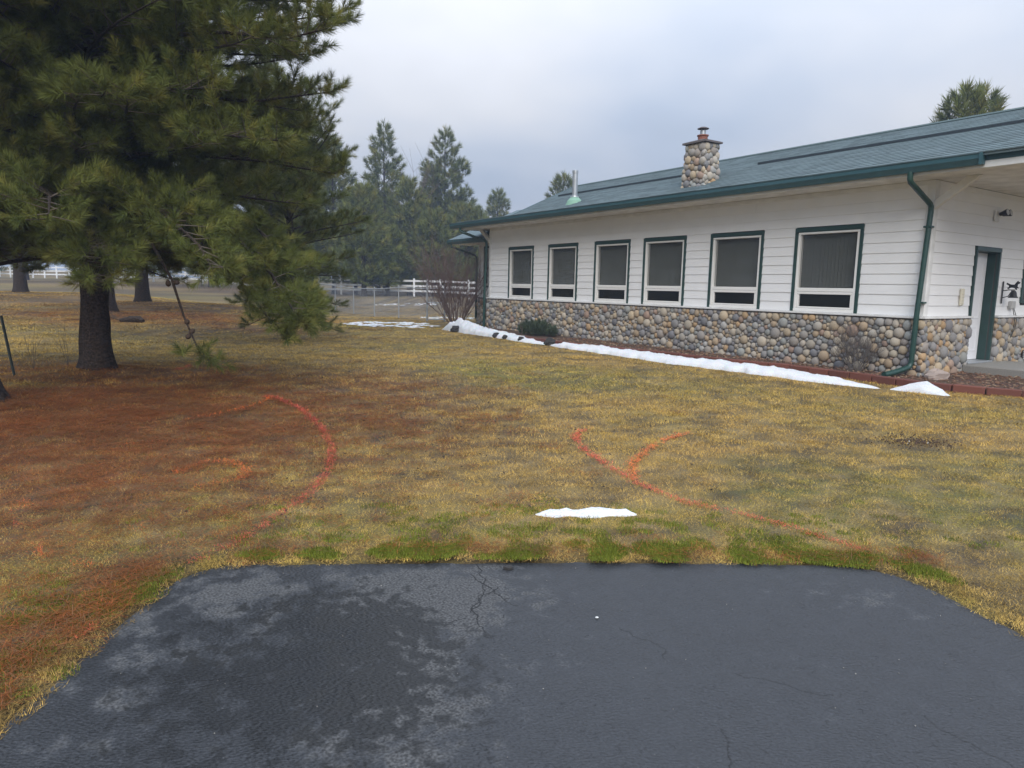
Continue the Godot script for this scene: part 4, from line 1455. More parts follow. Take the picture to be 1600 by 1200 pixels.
func pine(label: String, group: String, at: Vector3, o: Dictionary) -> Node3D:
	var r := RandomNumberGenerator.new()
	r.seed = o.seed
	var t := base("pine_tree", at)
	tag(t, label, "pine tree", group)
	var H: float = o.h
	var r0: float = o.r0
	var lean: Vector3 = o.get("lean", Vector3.ZERO)
	var tm := MB.new()
	var pts := []
	var rad := []
	var ys := [-.25, -.02, .1, .2, .3]
	for k in 44: ys.append(.38 + k * .075)
	ys.append_array([4.4, 5.2, 6.4, H * .62, H * .8, H])
	for y in ys:
		if y > H: break
		if pts.size() > 0 and y <= pts[pts.size() - 1].y: continue
		pts.append(lean * y / H + Vector3(noise.get_noise_2d(y * 12, at.x * 30) * .12 * smoothstep(.3, 2.5, y), y, noise.get_noise_2d(y * 12 + 60, at.z * 30) * .12 * smoothstep(.3, 2.5, y)))
		rad.append(maxf(.015, r0 * pow(1.0 - maxf(y, 0) / H, .8) + r0 * .42 * exp(-maxf(y + .05, 0) * 6.5)))
	tm.tube(pts, rad, 44 if o.get("rough", true) else 8, false)
	if o.get("rough", true):
		for i in tm.v.size():
			var p := tm.v[i]
			var a := atan2(p.z, p.x)
			var k := 1.0 + .42 * absf(fine.get_noise_3d(cos(a) * 130 + o.seed, sin(a) * 130, p.y * 40)) + .10 * noise.get_noise_2d(a * 40, p.y * 25) + .07 * sin(a * 5 + o.seed) * exp(-maxf(p.y, 0) * 2.5)
			tm.v[i] = Vector3(p.x * k, p.y, p.z * k)
	put("trunk", tm.mesh(), M.bark, t)
	var br := MB.new()
	var tw := MB.new()
	var xf := []
	var cs := []
	var nb: int = o.nb
	var cb: float = o.cb
	for i in nb:
		var f := pow((i + .5) / nb, float(o.get("low", .92)))
		var y := lerpf(cb, H * .985, f)
		var az := i * 2.39996 + r.randf_range(-.5, .5)
		var prof: float = minf(1.0, float(o.get("skirt", .78)) + f * 1.1) * pow(1.0 - f, float(o.get("taper", .6)))
		var L: float = maxf(.25, float(o.r) * prof * r.randf_range(.8, 1.06))
		var dh := Vector3(cos(az), 0, sin(az))
		L *= 1.0 - float(o.get("shy", 0.0)) * maxf(dh.z, 0.0)
		var a := lerpf(float(o.get("rise", .12)), .95, pow(f, .8)) + r.randf_range(-.12, .12)
		var b := lerpf(float(o.get("droop", .6)), .15, f)
		var path := []
		var rr := []
		var st := lean * y / H + Vector3(0, y, 0)
		var bend := r.randf_range(-.35, .35)
		for k in 7:
			var s := k / 6.0
			path.append(st + dh.rotated(Vector3.UP, bend * s) * L * s * (1.0 - .12 * a * s) + Vector3.UP * L * (a * s - b * s * s + .22 * s * s * s))
			rr.append(lerpf(minf(.05, .012 + L * .011) * (1.0 - f * .5), .006, s))
		br.tube(path, rr, 5, false)
		dress(path, r, o, tw, xf, cs, .12)
	# dead lower twigs and the leader
	xf.append(Transform3D(basis_along(Vector3.UP, 0, o.size), lean + Vector3(0, H, 0)))
	cs.append(needle_colour(r))
	for e in o.get("limbs", []):
		var path := []
		for p in e.path: path.append(p - at)
		var rr := []
		for k in path.size(): rr.append(lerpf(e.get("thick", .035), .007, float(k) / (path.size() - 1)))
		br.tube(path, rr, 6, false)
		dress(path, r, o, tw, xf, cs, e.get("from", .4), e.get("lush", 1.0))
	put("limbs", br.mesh(), M.bark, t)
	if o.tubes: tag(put("twigs", tw.mesh(), M.twig, t), "", "", "", "stuff")
	tag(many("crown", o.tuft, M.needle, xf, cs, t), "", "", "", "stuff")
	return t

func trees():
	var near_tuft := tuft(84, .14, .16, .0056, 1)
	var mid_tuft := tuft(46, .27, .30, .016, 2)
	var far_tuft := tuft(30, .50, .55, .05, 3)
	var g := "pines standing on the lawn"
	var full := {"tuft": near_tuft, "size": 1.0, "step": .085, "twig": 1.0, "gap": .088, "tubes": true}
	var limbs := [
		{"path": [Vector3(-5.9, 4.3, -9.7), Vector3(-4.8, 4.6, -9.4), Vector3(-3.7, 4.6, -9.2), Vector3(-2.9, 4.5, -9.1), Vector3(-2.35, 4.6, -9.0)], "from": .15, "thick": .04},
		{"path": [Vector3(-5.9, 4.8, -9.9), Vector3(-4.6, 5.1, -10.1), Vector3(-3.5, 5.1, -10.3), Vector3(-2.5, 5.3, -10.4)], "from": .15, "thick": .04},
		{"path": [Vector3(-5.9, 3.7, -9.8), Vector3(-4.7, 4.0, -9.9), Vector3(-3.6, 3.95, -9.9), Vector3(-2.5, 4.1, -9.9)], "from": .15, "thick": .04},
		{"path": [Vector3(-5.9, 3.2, -9.7), Vector3(-4.7, 3.4, -9.2), Vector3(-3.7, 3.3, -8.9), Vector3(-2.9, 3.2, -8.7)], "from": .15, "thick": .04},
		{"path": [Vector3(-5.9, 5.3, -9.7), Vector3(-4.5, 5.6, -9.3), Vector3(-3.3, 5.6, -9.1), Vector3(-2.4, 5.7, -9.0)], "from": .15, "thick": .04},
		{"path": [Vector3(-5.85, 2.15, -9.6), Vector3(-5.2, 2.2, -9.1), Vector3(-4.6, 1.95, -8.9), Vector3(-4.32, 1.5, -8.8), Vector3(-4.17, 1.05, -8.75), Vector3(-4.0, .68, -8.7), Vector3(-3.85, .5, -8.7)], "from": .80, "lush": .8, "thick": .03},
		{"path": [Vector3(-5.85, 2.3, -9.7), Vector3(-4.9, 2.35, -9.3), Vector3(-4.1, 2.0, -9.1), Vector3(-3.5, 1.45, -9.0), Vector3(-3.2, 1.05, -9.0), Vector3(-2.95, .82, -9.0)], "from": .45, "lush": 1.0, "thick": .04},
		{"path": [Vector3(-5.85, 2.5, -9.7), Vector3(-4.7, 2.6, -9.5), Vector3(-3.8, 2.2, -9.3), Vector3(-3.2, 1.6, -9.2), Vector3(-2.9, 1.15, -9.1), Vector3(-2.75, .95, -9.1)], "from": .4, "lush": 1.0, "thick": .04},
		{"path": [Vector3(-5.85, 2.5, -9.8), Vector3(-4.6, 2.7, -9.9), Vector3(-3.7, 2.35, -9.9), Vector3(-3.2, 1.75, -9.8), Vector3(-3.0, 1.3, -9.7)], "from": .4, "lush": 1.0, "thick": .04},
		{"path": [Vector3(-5.85, 2.3, -9.6), Vector3(-4.9, 2.5, -8.9), Vector3(-4.2, 2.3, -8.4), Vector3(-3.6, 1.9, -8.0), Vector3(-3.4, 1.6, -7.9)], "from": .3, "lush": 1.0, "thick": .04},
		{"path": [Vector3(-5.9, 2.2, -9.6), Vector3(-5.6, 2.5, -8.7), Vector3(-5.2, 2.4, -7.9), Vector3(-4.9, 2.1, -7.4)], "from": .3, "lush": 1.0, "thick": .04},
		{"path": [Vector3(-6.2, 1.95, -9.7), Vector3(-6.6, 2.0, -9.3), Vector3(-6.9, 1.75, -9.1)], "from": .4, "lush": .6, "thick": .02},
		{"path": [Vector3(-5.95, 1.75, -9.6), Vector3(-5.7, 1.6, -9.3), Vector3(-5.62, 1.45, -9.2)], "from": .5, "lush": .5, "thick": .012}]
	var big := pine("large pine with dark thick trunk and drooping limb of cones", g, Vector3(-5.96, land(-5.96, -9.85) - .02, -9.85), full.merged({"seed": 101, "shy": .3, "h": 14.0, "r0": .165, "cb": 1.6, "low": 1.38, "droop": .5, "r": 4.4, "nb": 240, "skirt": .70, "taper": .55, "limbs": limbs}))
	pine("pine at the edge of the picture, only its trunk foot and high boughs in view", g, Vector3(-5.86, land(-5.86, -7.4) - .02, -7.4), full.merged({"seed": 102, "lean": Vector3(-1.2, 0, .3), "h": 13.0, "shy": .6, "r0": .22, "cb": 4.0, "r": 2.5, "nb": 80, "droop": .3}))
	# cones on the hanging limb
	var cm := MB.new()
	cm.lathe([[0.0, -.045], [.022, -.035], [.034, -.01], [.028, .02], [.012, .045], [0.0, .05]], Vector3.ZERO, 9)
	var cone := cm.mesh()
	var spots := [Vector3(-4.36, 1.46, -8.78), Vector3(-4.28, 1.47, -8.82), Vector3(-4.13, .98, -8.75), Vector3(-4.07, .86, -8.74), Vector3(-3.52, 1.42, -8.97), Vector3(-3.42, 1.28, -9.0), Vector3(-3.72, 1.62, -9.02), Vector3(-4.1, .80, -8.7)]
	for k in spots.size():
		var c := put("cone", cone, M.cone, big)
		c.position = spots[k] - big.position
		c.rotation = Vector3(k * 1.3, k * .7, k * 2.1)
	var mid := {"tuft": mid_tuft, "size": 1.15, "step": .15, "twig": 1.2, "gap": .18, "tubes": false}
	pine("young bushy pine right behind the large pine's drooping limbs", g, Vector3(-5.5, land(-5.5, -17) - .02, -17.0), full.merged({"seed": 103, "h": 5.9, "r0": .11, "cb": .5, "r": 2.8, "nb": 64, "skirt": .45, "taper": .5, "step": .11, "gap": .12, "size": 1.3}))
	pine("pine whose trunk shows just behind the large pine's trunk", g, Vector3(-12.5, land(-12.5, -21.2) - .02, -21.2), mid.merged({"seed": 104, "h": 13.0, "r0": .24, "cb": 2.3, "r": 3.6, "nb": 90}))
	pine("pine with a straight grey trunk in the litter before the white fence", g, Vector3(-13.9, land(-13.9, -26) - .02, -26.0), mid.merged({"seed": 105, "h": 13.5, "r0": .20, "cb": 2.6, "r": 3.6, "nb": 90}))
	pine("farthest lawn pine, thin trunk close to the picture's edge", g, Vector3(-22.0, land(-22.0, -31) - .02, -31.0), mid.merged({"seed": 106, "h": 14.0, "r0": .21, "cb": 2.4, "r": 3.8, "nb": 90}))
	pine("pine on the slope half hidden by the large pine's crown", g, Vector3(-10.5, land(-10.5, -30) - .02, -30.0), mid.merged({"seed": 107, "h": 10.0, "r0": .18, "cb": 2.6, "r": 2.8, "nb": 80}))
	# far pines beyond the fields, pixel-wide boughs
	var far := {"tuft": far_tuft, "size": 1.0, "step": .25, "twig": 1.6, "gap": .27, "tubes": false, "rough": false}
	var list := [[-11.5, -62, 14.2, 3.0, .5, "tall pointed pine behind the white fence, nearer the large pine"], [-6.5, -65, 14.4, 3.4, .5, "tall spiky pine behind the white fence, nearer the house roof"], [-8.7, -58, 8.9, 2.6, .8, "rounded mid-green pine between the two tall pointed pines"], [-11.2, -52, 7.6, 2.2, .8, "short full pine beyond the white fence beside the young bushy pine"],
		[-4.2, -60, 7.2, 2.8, .9, "low spreading pine behind the bare bush"], [-1.9, -75, 9.9, 2.4, .6, "small conical pine peeking over the house's far eave"], [-3.9, -70, 7.7, 2.2, .7, "short pine between the tall spiky pine and the house eave"],
		[-15.5, -60, 12.5, 3.2, .6, "pine beyond the white fence just behind the young pine"], [-20, -66, 14, 3.4, .5, "far pine seen through the large pine's lower boughs"], [-27, -62, 13, 3.4, .5, "far pine behind the trunk of the grey-trunked pine"], [-35, -66, 14, 3.6, .5, "far pine behind the fence left of the large trunk"], [-42, -60, 13, 3.6, .5, "outermost far pine by the picture's edge"],
		[18.5, -30, 9.2, 1.8, .5, "broad pine crown rising above the near end of the roof"], [20.7, -32, 9.8, 1.5, .5, "narrow pine crown beside the broad one above the roof"], [4.0, -60, 9.9, 2.4, .6, "pine tip showing above the ridge beside the vent pipe"], [-13.6, -70, 9, 3.0, .9, "dense pine low in the gap between the tall pointed pine and the young one"], [-9.2, -72, 9.5, 3.0, .9, "dense dark pine behind the rounded mid-green pine"],
		[-6.4, -56, 6.2, 2.2, .9, "short bushy pine right behind the white fence, below the tall spiky pine"], [-9.9, -54.5, 4.6, 2.0, 1.0, "lowest round young pine touching the white fence"], [-13.0, -57, 8.0, 2.4, .8, "mid-high pine behind the fence where the young pine's boughs end"], [-3.0, -63, 6.4, 2.4, .9, "low pine whose top just clears the bare bush"], [-7.9, -68, 11.5, 2.6, .6, "narrow pine filling the notch between the two tall pointed pines"], [-17.5, -56, 9.5, 2.8, .7, "pine behind the fence hidden mostly by the young pine"]]
	for k in list.size():
		var q: Array = list[k]
		pine(q[5], "far pines beyond the fields", Vector3(q[0], land(q[0], q[1]), q[1]), far.merged({"seed": 200 + k, "h": q[2], "r0": .2, "cb": .7 if q[1] < -40 else 1.5, "r": q[3] * 1.25, "nb": 66, "skirt": q[4], "taper": .72, "droop": .35, "rise": .2}))
	# a distant wood that reads as one mass
	var r := RandomNumberGenerator.new()
	r.seed = 77
	var xf := []
	var cs := []
	for k in 130:
		var a := r.randf_range(-1.25, .9)
		var d := r.randf_range(95, 150)
		var b := Vector3(sin(a) * d, 0, -cos(a) * d)
		b.y = land(b.x, b.z)
		var hh := r.randf_range(5, 9)
		for e in 46:
			var f := pow(r.randf(), .8)
			var az := r.randf() * TAU
			var p := b + Vector3(cos(az), 0, sin(az)) * (1 - f) * 2.4 * sqrt(r.randf()) + Vector3(0, .3 + f * hh, 0)
			xf.append(Transform3D(basis_along(Vector3(cos(az), .5, sin(az)).normalized(), az, 2.0), p))
			cs.append(needle_colour(r))
	tag(many("distant_woods", far_tuft, M.needle, xf, cs), "dark distant pine wood along the horizon", "woods", "", "stuff")

# ---------------------------------------------------------------- bushes
func sprout(m: MB, r: RandomNumberGenerator, p: Vector3, d: Vector3, l: float, rad: float, depth: int, wild: float, split: int):
	var path := [p]
	var rr := [rad]
	var q := p
	var dd := d
	for k in 3:
		dd = (dd + Vector3(r.randf() - .5, r.randf() - .35, r.randf() - .5) * wild).normalized()
		q += dd * l / 3
		path.append(q)
		rr.append(lerpf(rad, rad * .6, (k + 1) / 3.0))
	m.tube(path, rr, 4 if depth > 1 else 3, false)
	if depth > 0:
		for k in split:
			var at: Vector3 = path[1 + r.randi() % 3]
			var nd := (dd + Vector3(r.randf() - .5, r.randf() - .3, r.randf() - .5) * 1.3).normalized()
			sprout(m, r, at, nd, l * r.randf_range(.45, .7), rad * .55, depth - 1, wild, split)

func shrubs():
	var r := RandomNumberGenerator.new()
	r.seed = 301
	var b := base("bare_bush", from_house(15.6, -.35, .08))
	tag(b, "leafless reddish-brown bush at the far end of the house", "bush")
	for k in 40:
		var a := r.randf() * TAU
		var m := MB.new()
		var sp := r.randf_range(.15, .75)
		sprout(m, r, Vector3(cos(a) * .15, 0, sin(a) * .15), Vector3(cos(a) * sp, 1, sin(a) * sp).normalized(), r.randf_range(1.2, 1.75), .013, 3, .34, 4)
		put("stem", m.mesh(), M.bare_twig, b)
	var w := base("wispy_bush", from_house(.85, -.45, .12))
	tag(w, "wispy grey twiggy bush beside the near downspout", "bush")
	for k in 26:
		var a := r.randf() * TAU
		var m := MB.new()
		sprout(m, r, Vector3(cos(a) * .1, 0, sin(a) * .06), Vector3(cos(a) * .6, 1, sin(a) * .35).normalized(), r.randf_range(.34, .5), .006, 3, .35, 4)
		put("stem", m.mesh(), M.grey_twig, w)
	var s := base("low_evergreen", from_house(10.3, -.62, .11))
	tag(s, "low dark green evergreen plant against the cobble base", "plant")
	var tf := tuft(34, .09, .16, .012, 9)
	var xf := []
	var cs := []
	for k in 420:
		var a := r.randf() * TAU
		var q := sqrt(r.randf())
		var p := Vector3(cos(a) * q * .85, r.randf() * .33 * (1 - q * q * .6), sin(a) * q * .3)
		p = Basis(UD, Vector3.UP, ND) * p
		xf.append(Transform3D(basis_along((Vector3(r.randf() - .5, 1.1, r.randf() - .5)).normalized(), a, r.randf_range(.7, 1.2)), p))
		var g := r.randf_range(.7, 1.3)
		cs.append(Color(.075 * g, .10 * g, .065 * g))
	tag(many("foliage", tf, M.needle, xf, cs, s), "", "", "", "stuff")
	var m2 := MB.new()
	for k in 12: sprout(m2, r, Vector3(r.randf() - .5, 0, r.randf() * .3 - .15), Vector3(r.randf() - .5, 1, r.randf() - .5).normalized(), .3, .006, 1, .3, 3)
	put("stem", m2.mesh(), M.twig, s)
	var bt := base("bare_birch", Vector3(-8.9, land(-8.9, -60), -61.0))
	tag(bt, "thin leafless tree tips showing between the two tall pines", "tree")
	for k in 3:
		var m := MB.new()
		sprout(m, r, Vector3.ZERO, Vector3((r.randf() - .5) * .12, 1, (r.randf() - .5) * .12).normalized(), 6.6, .035, 2, .08, 5)
		put("stem", m.mesh(), M.bare_twig, bt)

# ---------------------------------------------------------------- what covers the lawn
func blades(count: int, reach: float, tall: float, width: float, sd: int, lay: float) -> ArrayMesh:
	var r := RandomNumberGenerator.new()
	r.seed = sd
	var m := MB.new()
	for k in count:
		var a := r.randf() * TAU
		var q := sqrt(r.randf()) * reach
		var p := Vector3(cos(a) * q, -.004, sin(a) * q)
		var b := r.randf() * TAU
		var out := Vector3(cos(b), 0, sin(b))
		var l := tall * r.randf_range(.6, 1.25)
		var tip := p + Vector3.UP * l * r.randf_range(.35, .95) * (1.0 - lay * .5) + out * l * r.randf_range(.3, 1.0) * (.5 + lay)
		var side := Vector3(-out.z, 0, out.x) * width * .5
		var g := r.randf_range(.7, 1.3)
		m.col = Color(g, g, g * .95)
		m.tri(p - side, p + side, tip, Vector3.UP + out * -.3)
	return m.mesh()

func flat_needles(count: int, reach: float, length: float, width: float, sd: int) -> ArrayMesh:
	var r := RandomNumberGenerator.new()
	r.seed = sd
	var m := MB.new()
	for k in count:
		var a := r.randf() * TAU
		var q := sqrt(r.randf()) * reach
		var p := Vector3(cos(a) * q, r.randf_range(.004, .03), sin(a) * q)
		var b := r.randf() * TAU
		var d := Vector3(cos(b), r.randf_range(-.12, .16), sin(b)) * length * r.randf_range(.6, 1.1)
		var side := Vector3(-sin(b), 0, cos(b)) * width * .5
		var g := r.randf_range(.65, 1.35)
		m.col = Color(g, g, g)
		m.quad(p - side, p + side, p + d + side, p + d - side, Vector3.UP)
	return m.mesh()

func clear_of(x: float, z: float) -> bool:
	if in_asphalt(x, z) or in_bed(x, z): return false
	for s in snow_areas:
		if absf(x - s[0]) < s[2] and absf(z - s[1]) < s[2] and Vector2(x - s[0], z - s[1]).length() < s[2]: return false
	return true

func lawn_cover():
	var tufts := [blades(30, .075, .036, .0030, 1, .5), blades(30, .075, .034, .0030, 2, .8), blades(26, .07, .046, .0030, 3, .35)]
	var lists := [[], [], []]
	var cols := [[], [], []]
	var r := RandomNumberGenerator.new()
	r.seed = 401
	for k in 66000:
		var d := exp(lerpf(log(2.0), log(40.0), r.randf()))
		var x := r.randf_range(-1.0, 1.0) * (d * .95 + .6)
		var z := -d
		if not clear_of(x, z): continue
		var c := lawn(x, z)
		var s := clampf(d / 5.0, .8, 6.0)
		var hgt := minf(s, 1.7) * r.randf_range(.35, .95)
		var which := r.randi() % 3
		if r.randf() < .26: c = c.lerp(Color(.36, .26, .10), r.randf_range(.3, .9))
		var g := r.randf_range(.75, 1.4)
		var y := land(x, z)
		lists[which].append(Transform3D(Basis(Vector3.UP, r.randf() * TAU) * Basis.from_scale(Vector3(s, hgt, s)), Vector3(x, y, z)))
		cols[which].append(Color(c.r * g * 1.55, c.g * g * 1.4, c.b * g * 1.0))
	for k in 3: tag(many("grass", tufts[k], M.grass, lists[k], cols[k]), ["matted straw-coloured winter grass of the lawn", "flattened dead grass of the lawn", "taller straw and green grass tufts of the lawn"][k], "grass", "", "stuff")
	# fallen needles, thick under the pines and along the drive
	var nm := flat_needles(22, .16, .12, .0026, 8)
	var xf := []
	var cs := []
	for k in 4200:
		var x := 0.0
		var z := 0.0
		var pick := r.randf()
		if pick < .74:
			x = r.randfn(-4.3, 1.8)
			z = r.randfn(-6.6, 1.7)
		elif pick < .82:
			x = r.randfn(-2.6, .8)
			z = r.randfn(-3.9, .7)
		elif pick < .89:
			x = -1.78 - absf(r.randfn(0, .22))
			z = r.randf_range(-3.5, -1.6)
		elif pick < .91:
			x = r.randf_range(-1.6, 2.4)
			z = -3.66 - absf(r.randfn(0, .10))
		else:
			x = r.randfn(-11, 4)
			z = r.randfn(-20.5, 2.0)
		if z > -1.4 or not clear_of(x, z): continue
		var s := clampf(-z / 6.0, .6, 2.5)
		xf.append(Transform3D(Basis(Vector3.UP, r.randf() * TAU) * Basis.from_scale(Vector3(s, r.randf_range(.6, 1.2), s)), Vector3(x, land(x, z) + .006, z)))
		var g := r.randf_range(.6, 1.3)
		cs.append(Color(.27 * g, .088 * g, .03 * g) if r.randf() < .7 else Color(.19 * g, .10 * g, .05 * g))
	tag(many("needle_litter", nm, M.grass, xf, cs), "orange-brown fallen pine needles on the lawn", "needles", "", "stuff")
	# moss along the drive's edge and in the thin lawn
	var mm := blades(60, .05, .016, .004, 14, .1)
	xf = []
	cs = []
	for k in 3600:
		var x := 0.0
		var z := 0.0
		var pick := r.randf()
		if pick < .62:
			x = r.randf_range(-1.5, 2.35)
			z = -3.62 - .02 * x - absf(r.randfn(0, .13))
			if x > 1.9: z += (x - 1.9) * .5
		elif pick < .8:
			x = r.randfn(-2.0, .2)
			z = r.randf_range(-3.4, -2.2)
		else:
			x = r.randfn(.6, 1.3)
			z = r.randfn(-4.15, .25)
		if fine.get_noise_2d(x * 130, z * 130) + .5 * fine.get_noise_2d(x * 420, z * 420) < .06: continue
		if not clear_of(x, z): continue
		xf.append(Transform3D(Basis(Vector3.UP, r.randf() * TAU) * Basis.from_scale(Vector3(1, r.randf_range(.8, 2.0), 1) * r.randf_range(.7, 1.2)), Vector3(x, land(x, z) + .006, z)))
		var g := r.randf_range(.6, 1.3)
		cs.append(Color(.17 * g, .20 * g, .03 * g))
	tag(many("moss", mm, M.grass, xf, cs), "bright green moss along the asphalt edge", "moss", "", "stuff")
	paint_marks()

func paint_marks():
	var r := RandomNumberGenerator.new()
	r.seed = 501
	var red := Color(.72, .10, .06)
	var orange := Color(.90, .18, .03)
	var lines := [
		[[[-1.69, -3.50], [-1.55, -3.86], [-1.48, -4.32], [-1.42, -4.81], [-1.46, -5.42], [-1.64, -6.19], [-1.98, -7.02], [-2.45, -7.89], [-2.96, -8.50], [-3.11, -8.48]], red, .05, 1.0, "curved red spray-paint line from the drive corner towards the large pine"],
		[[[2.10, -3.84], [1.83, -4.18], [1.53, -4.50], [1.23, -4.69], [.99, -5.12], [.78, -5.79], [.665, -6.26], [.64, -6.66], [.70, -6.97], [.83, -7.08]], Color(.86, .12, .06), .05, .95, "long hooked red-orange spray-paint line on the open lawn"],
		[[[.97, -5.25], [1.03, -5.70], [1.24, -6.18], [1.52, -6.66], [1.84, -7.02]], orange, .05, .8, "short orange spray-paint branch off the hooked line"],
		[[[-2.62, -5.24], [-2.55, -5.60], [-2.38, -5.62], [-2.13, -5.41], [-2.05, -5.10], [-2.28, -4.88]], orange, .06, 1.0, "small open orange spray-paint arc on the needle litter"],
		[[[-3.0, -8.5], [-3.0, -8.0], [-3.2, -7.5], [-3.4, -7.1]], orange, .04, .4, "faint orange paint tick at the far end of the curved red line"],
		[[[-2.66, -3.72], [-2.56, -3.60], [-2.50, -3.54]], orange, .035, .8, "orange paint dab on the litter farthest from the drive corner"],
		[[[-2.30, -3.48], [-2.20, -3.43]], orange, .04, .7, "orange paint dab between the drive corner and the picture's edge"],
		[[[-1.86, -3.02], [-1.83, -2.93]], orange, .035, .9, "upper orange paint dab beside the drive's side edge"],
		[[[-1.80, -2.82], [-1.78, -2.75], [-1.79, -2.7]], Color(.85, .14, .06), .03, .9, "lower orange paint dab beside the drive's side edge"],
		[[[-3.28, -4.50], [-3.16, -4.36], [-3.2, -4.2]], orange, .05, .6, "broken orange paint stroke nearest the picture's edge"],
		[[[-2.28, -4.03], [-2.20, -3.97]], orange, .04, .7, "lone orange paint dab between the arc and the red line's foot"],
		[[[-3.05, -4.1], [-2.98, -4.0]], Color(.8, .15, .05), .04, .6, "small rusty paint dab by the broken orange stroke"],
		[[[-3.5, -6.1], [-3.1, -6.25], [-2.8, -6.3]], orange, .06, .3, "faint orange paint streak on the litter behind the arc"],
		[[[-5.16, -11.0], [-5.1, -10.6], [-5.0, -10.2]], red, .05, .5, "faint red paint tick on the grass beyond the large trunk"]]
	for l in lines:
		var m := MB.new()
		for i in l[0].size() - 1:
			var a := Vector2(l[0][i][0], l[0][i][1])
			var b := Vector2(l[0][i + 1][0], l[0][i + 1][1])
			var n := int(a.distance_to(b) / .0011) + 1
			for k in n:
				var p := a.lerp(b, (k + r.randf()) / n)
				if r.randf() > l[3] * .95 * clampf(.7 + 1.2 * fine.get_noise_2d(p.x * 200, p.y * 200), .3, 1.0): continue
				p += Vector2(r.randfn(), r.randfn()) * float(l[2]) * .5
				if in_asphalt(p.x, p.y): continue
				var s := clampf(-p.y / 5.0, .8, 1.7)
				var q := Vector3(p.x, land(p.x, p.y) + r.randf_range(.004, .022) * s, p.y)
				var w := r.randf() * TAU
				var out := Vector3(cos(w), r.randf_range(.1, .7), sin(w)) * .022 * s * r.randf_range(.6, 1.2)
				var side := Vector3(-sin(w), 0, cos(w)) * .0017 * s
				var g := r.randf_range(.5, 1.0)
				m.col = Color(l[1].r * g, l[1].g * g * r.randf_range(.8, 1.3), l[1].b * g)
				m.tri(q - side, q + side, q + out, Vector3.UP)
		tag(put("paint_mark", m.mesh(), M.paint), l[4], "paint mark", "spray-paint marks on the lawn")

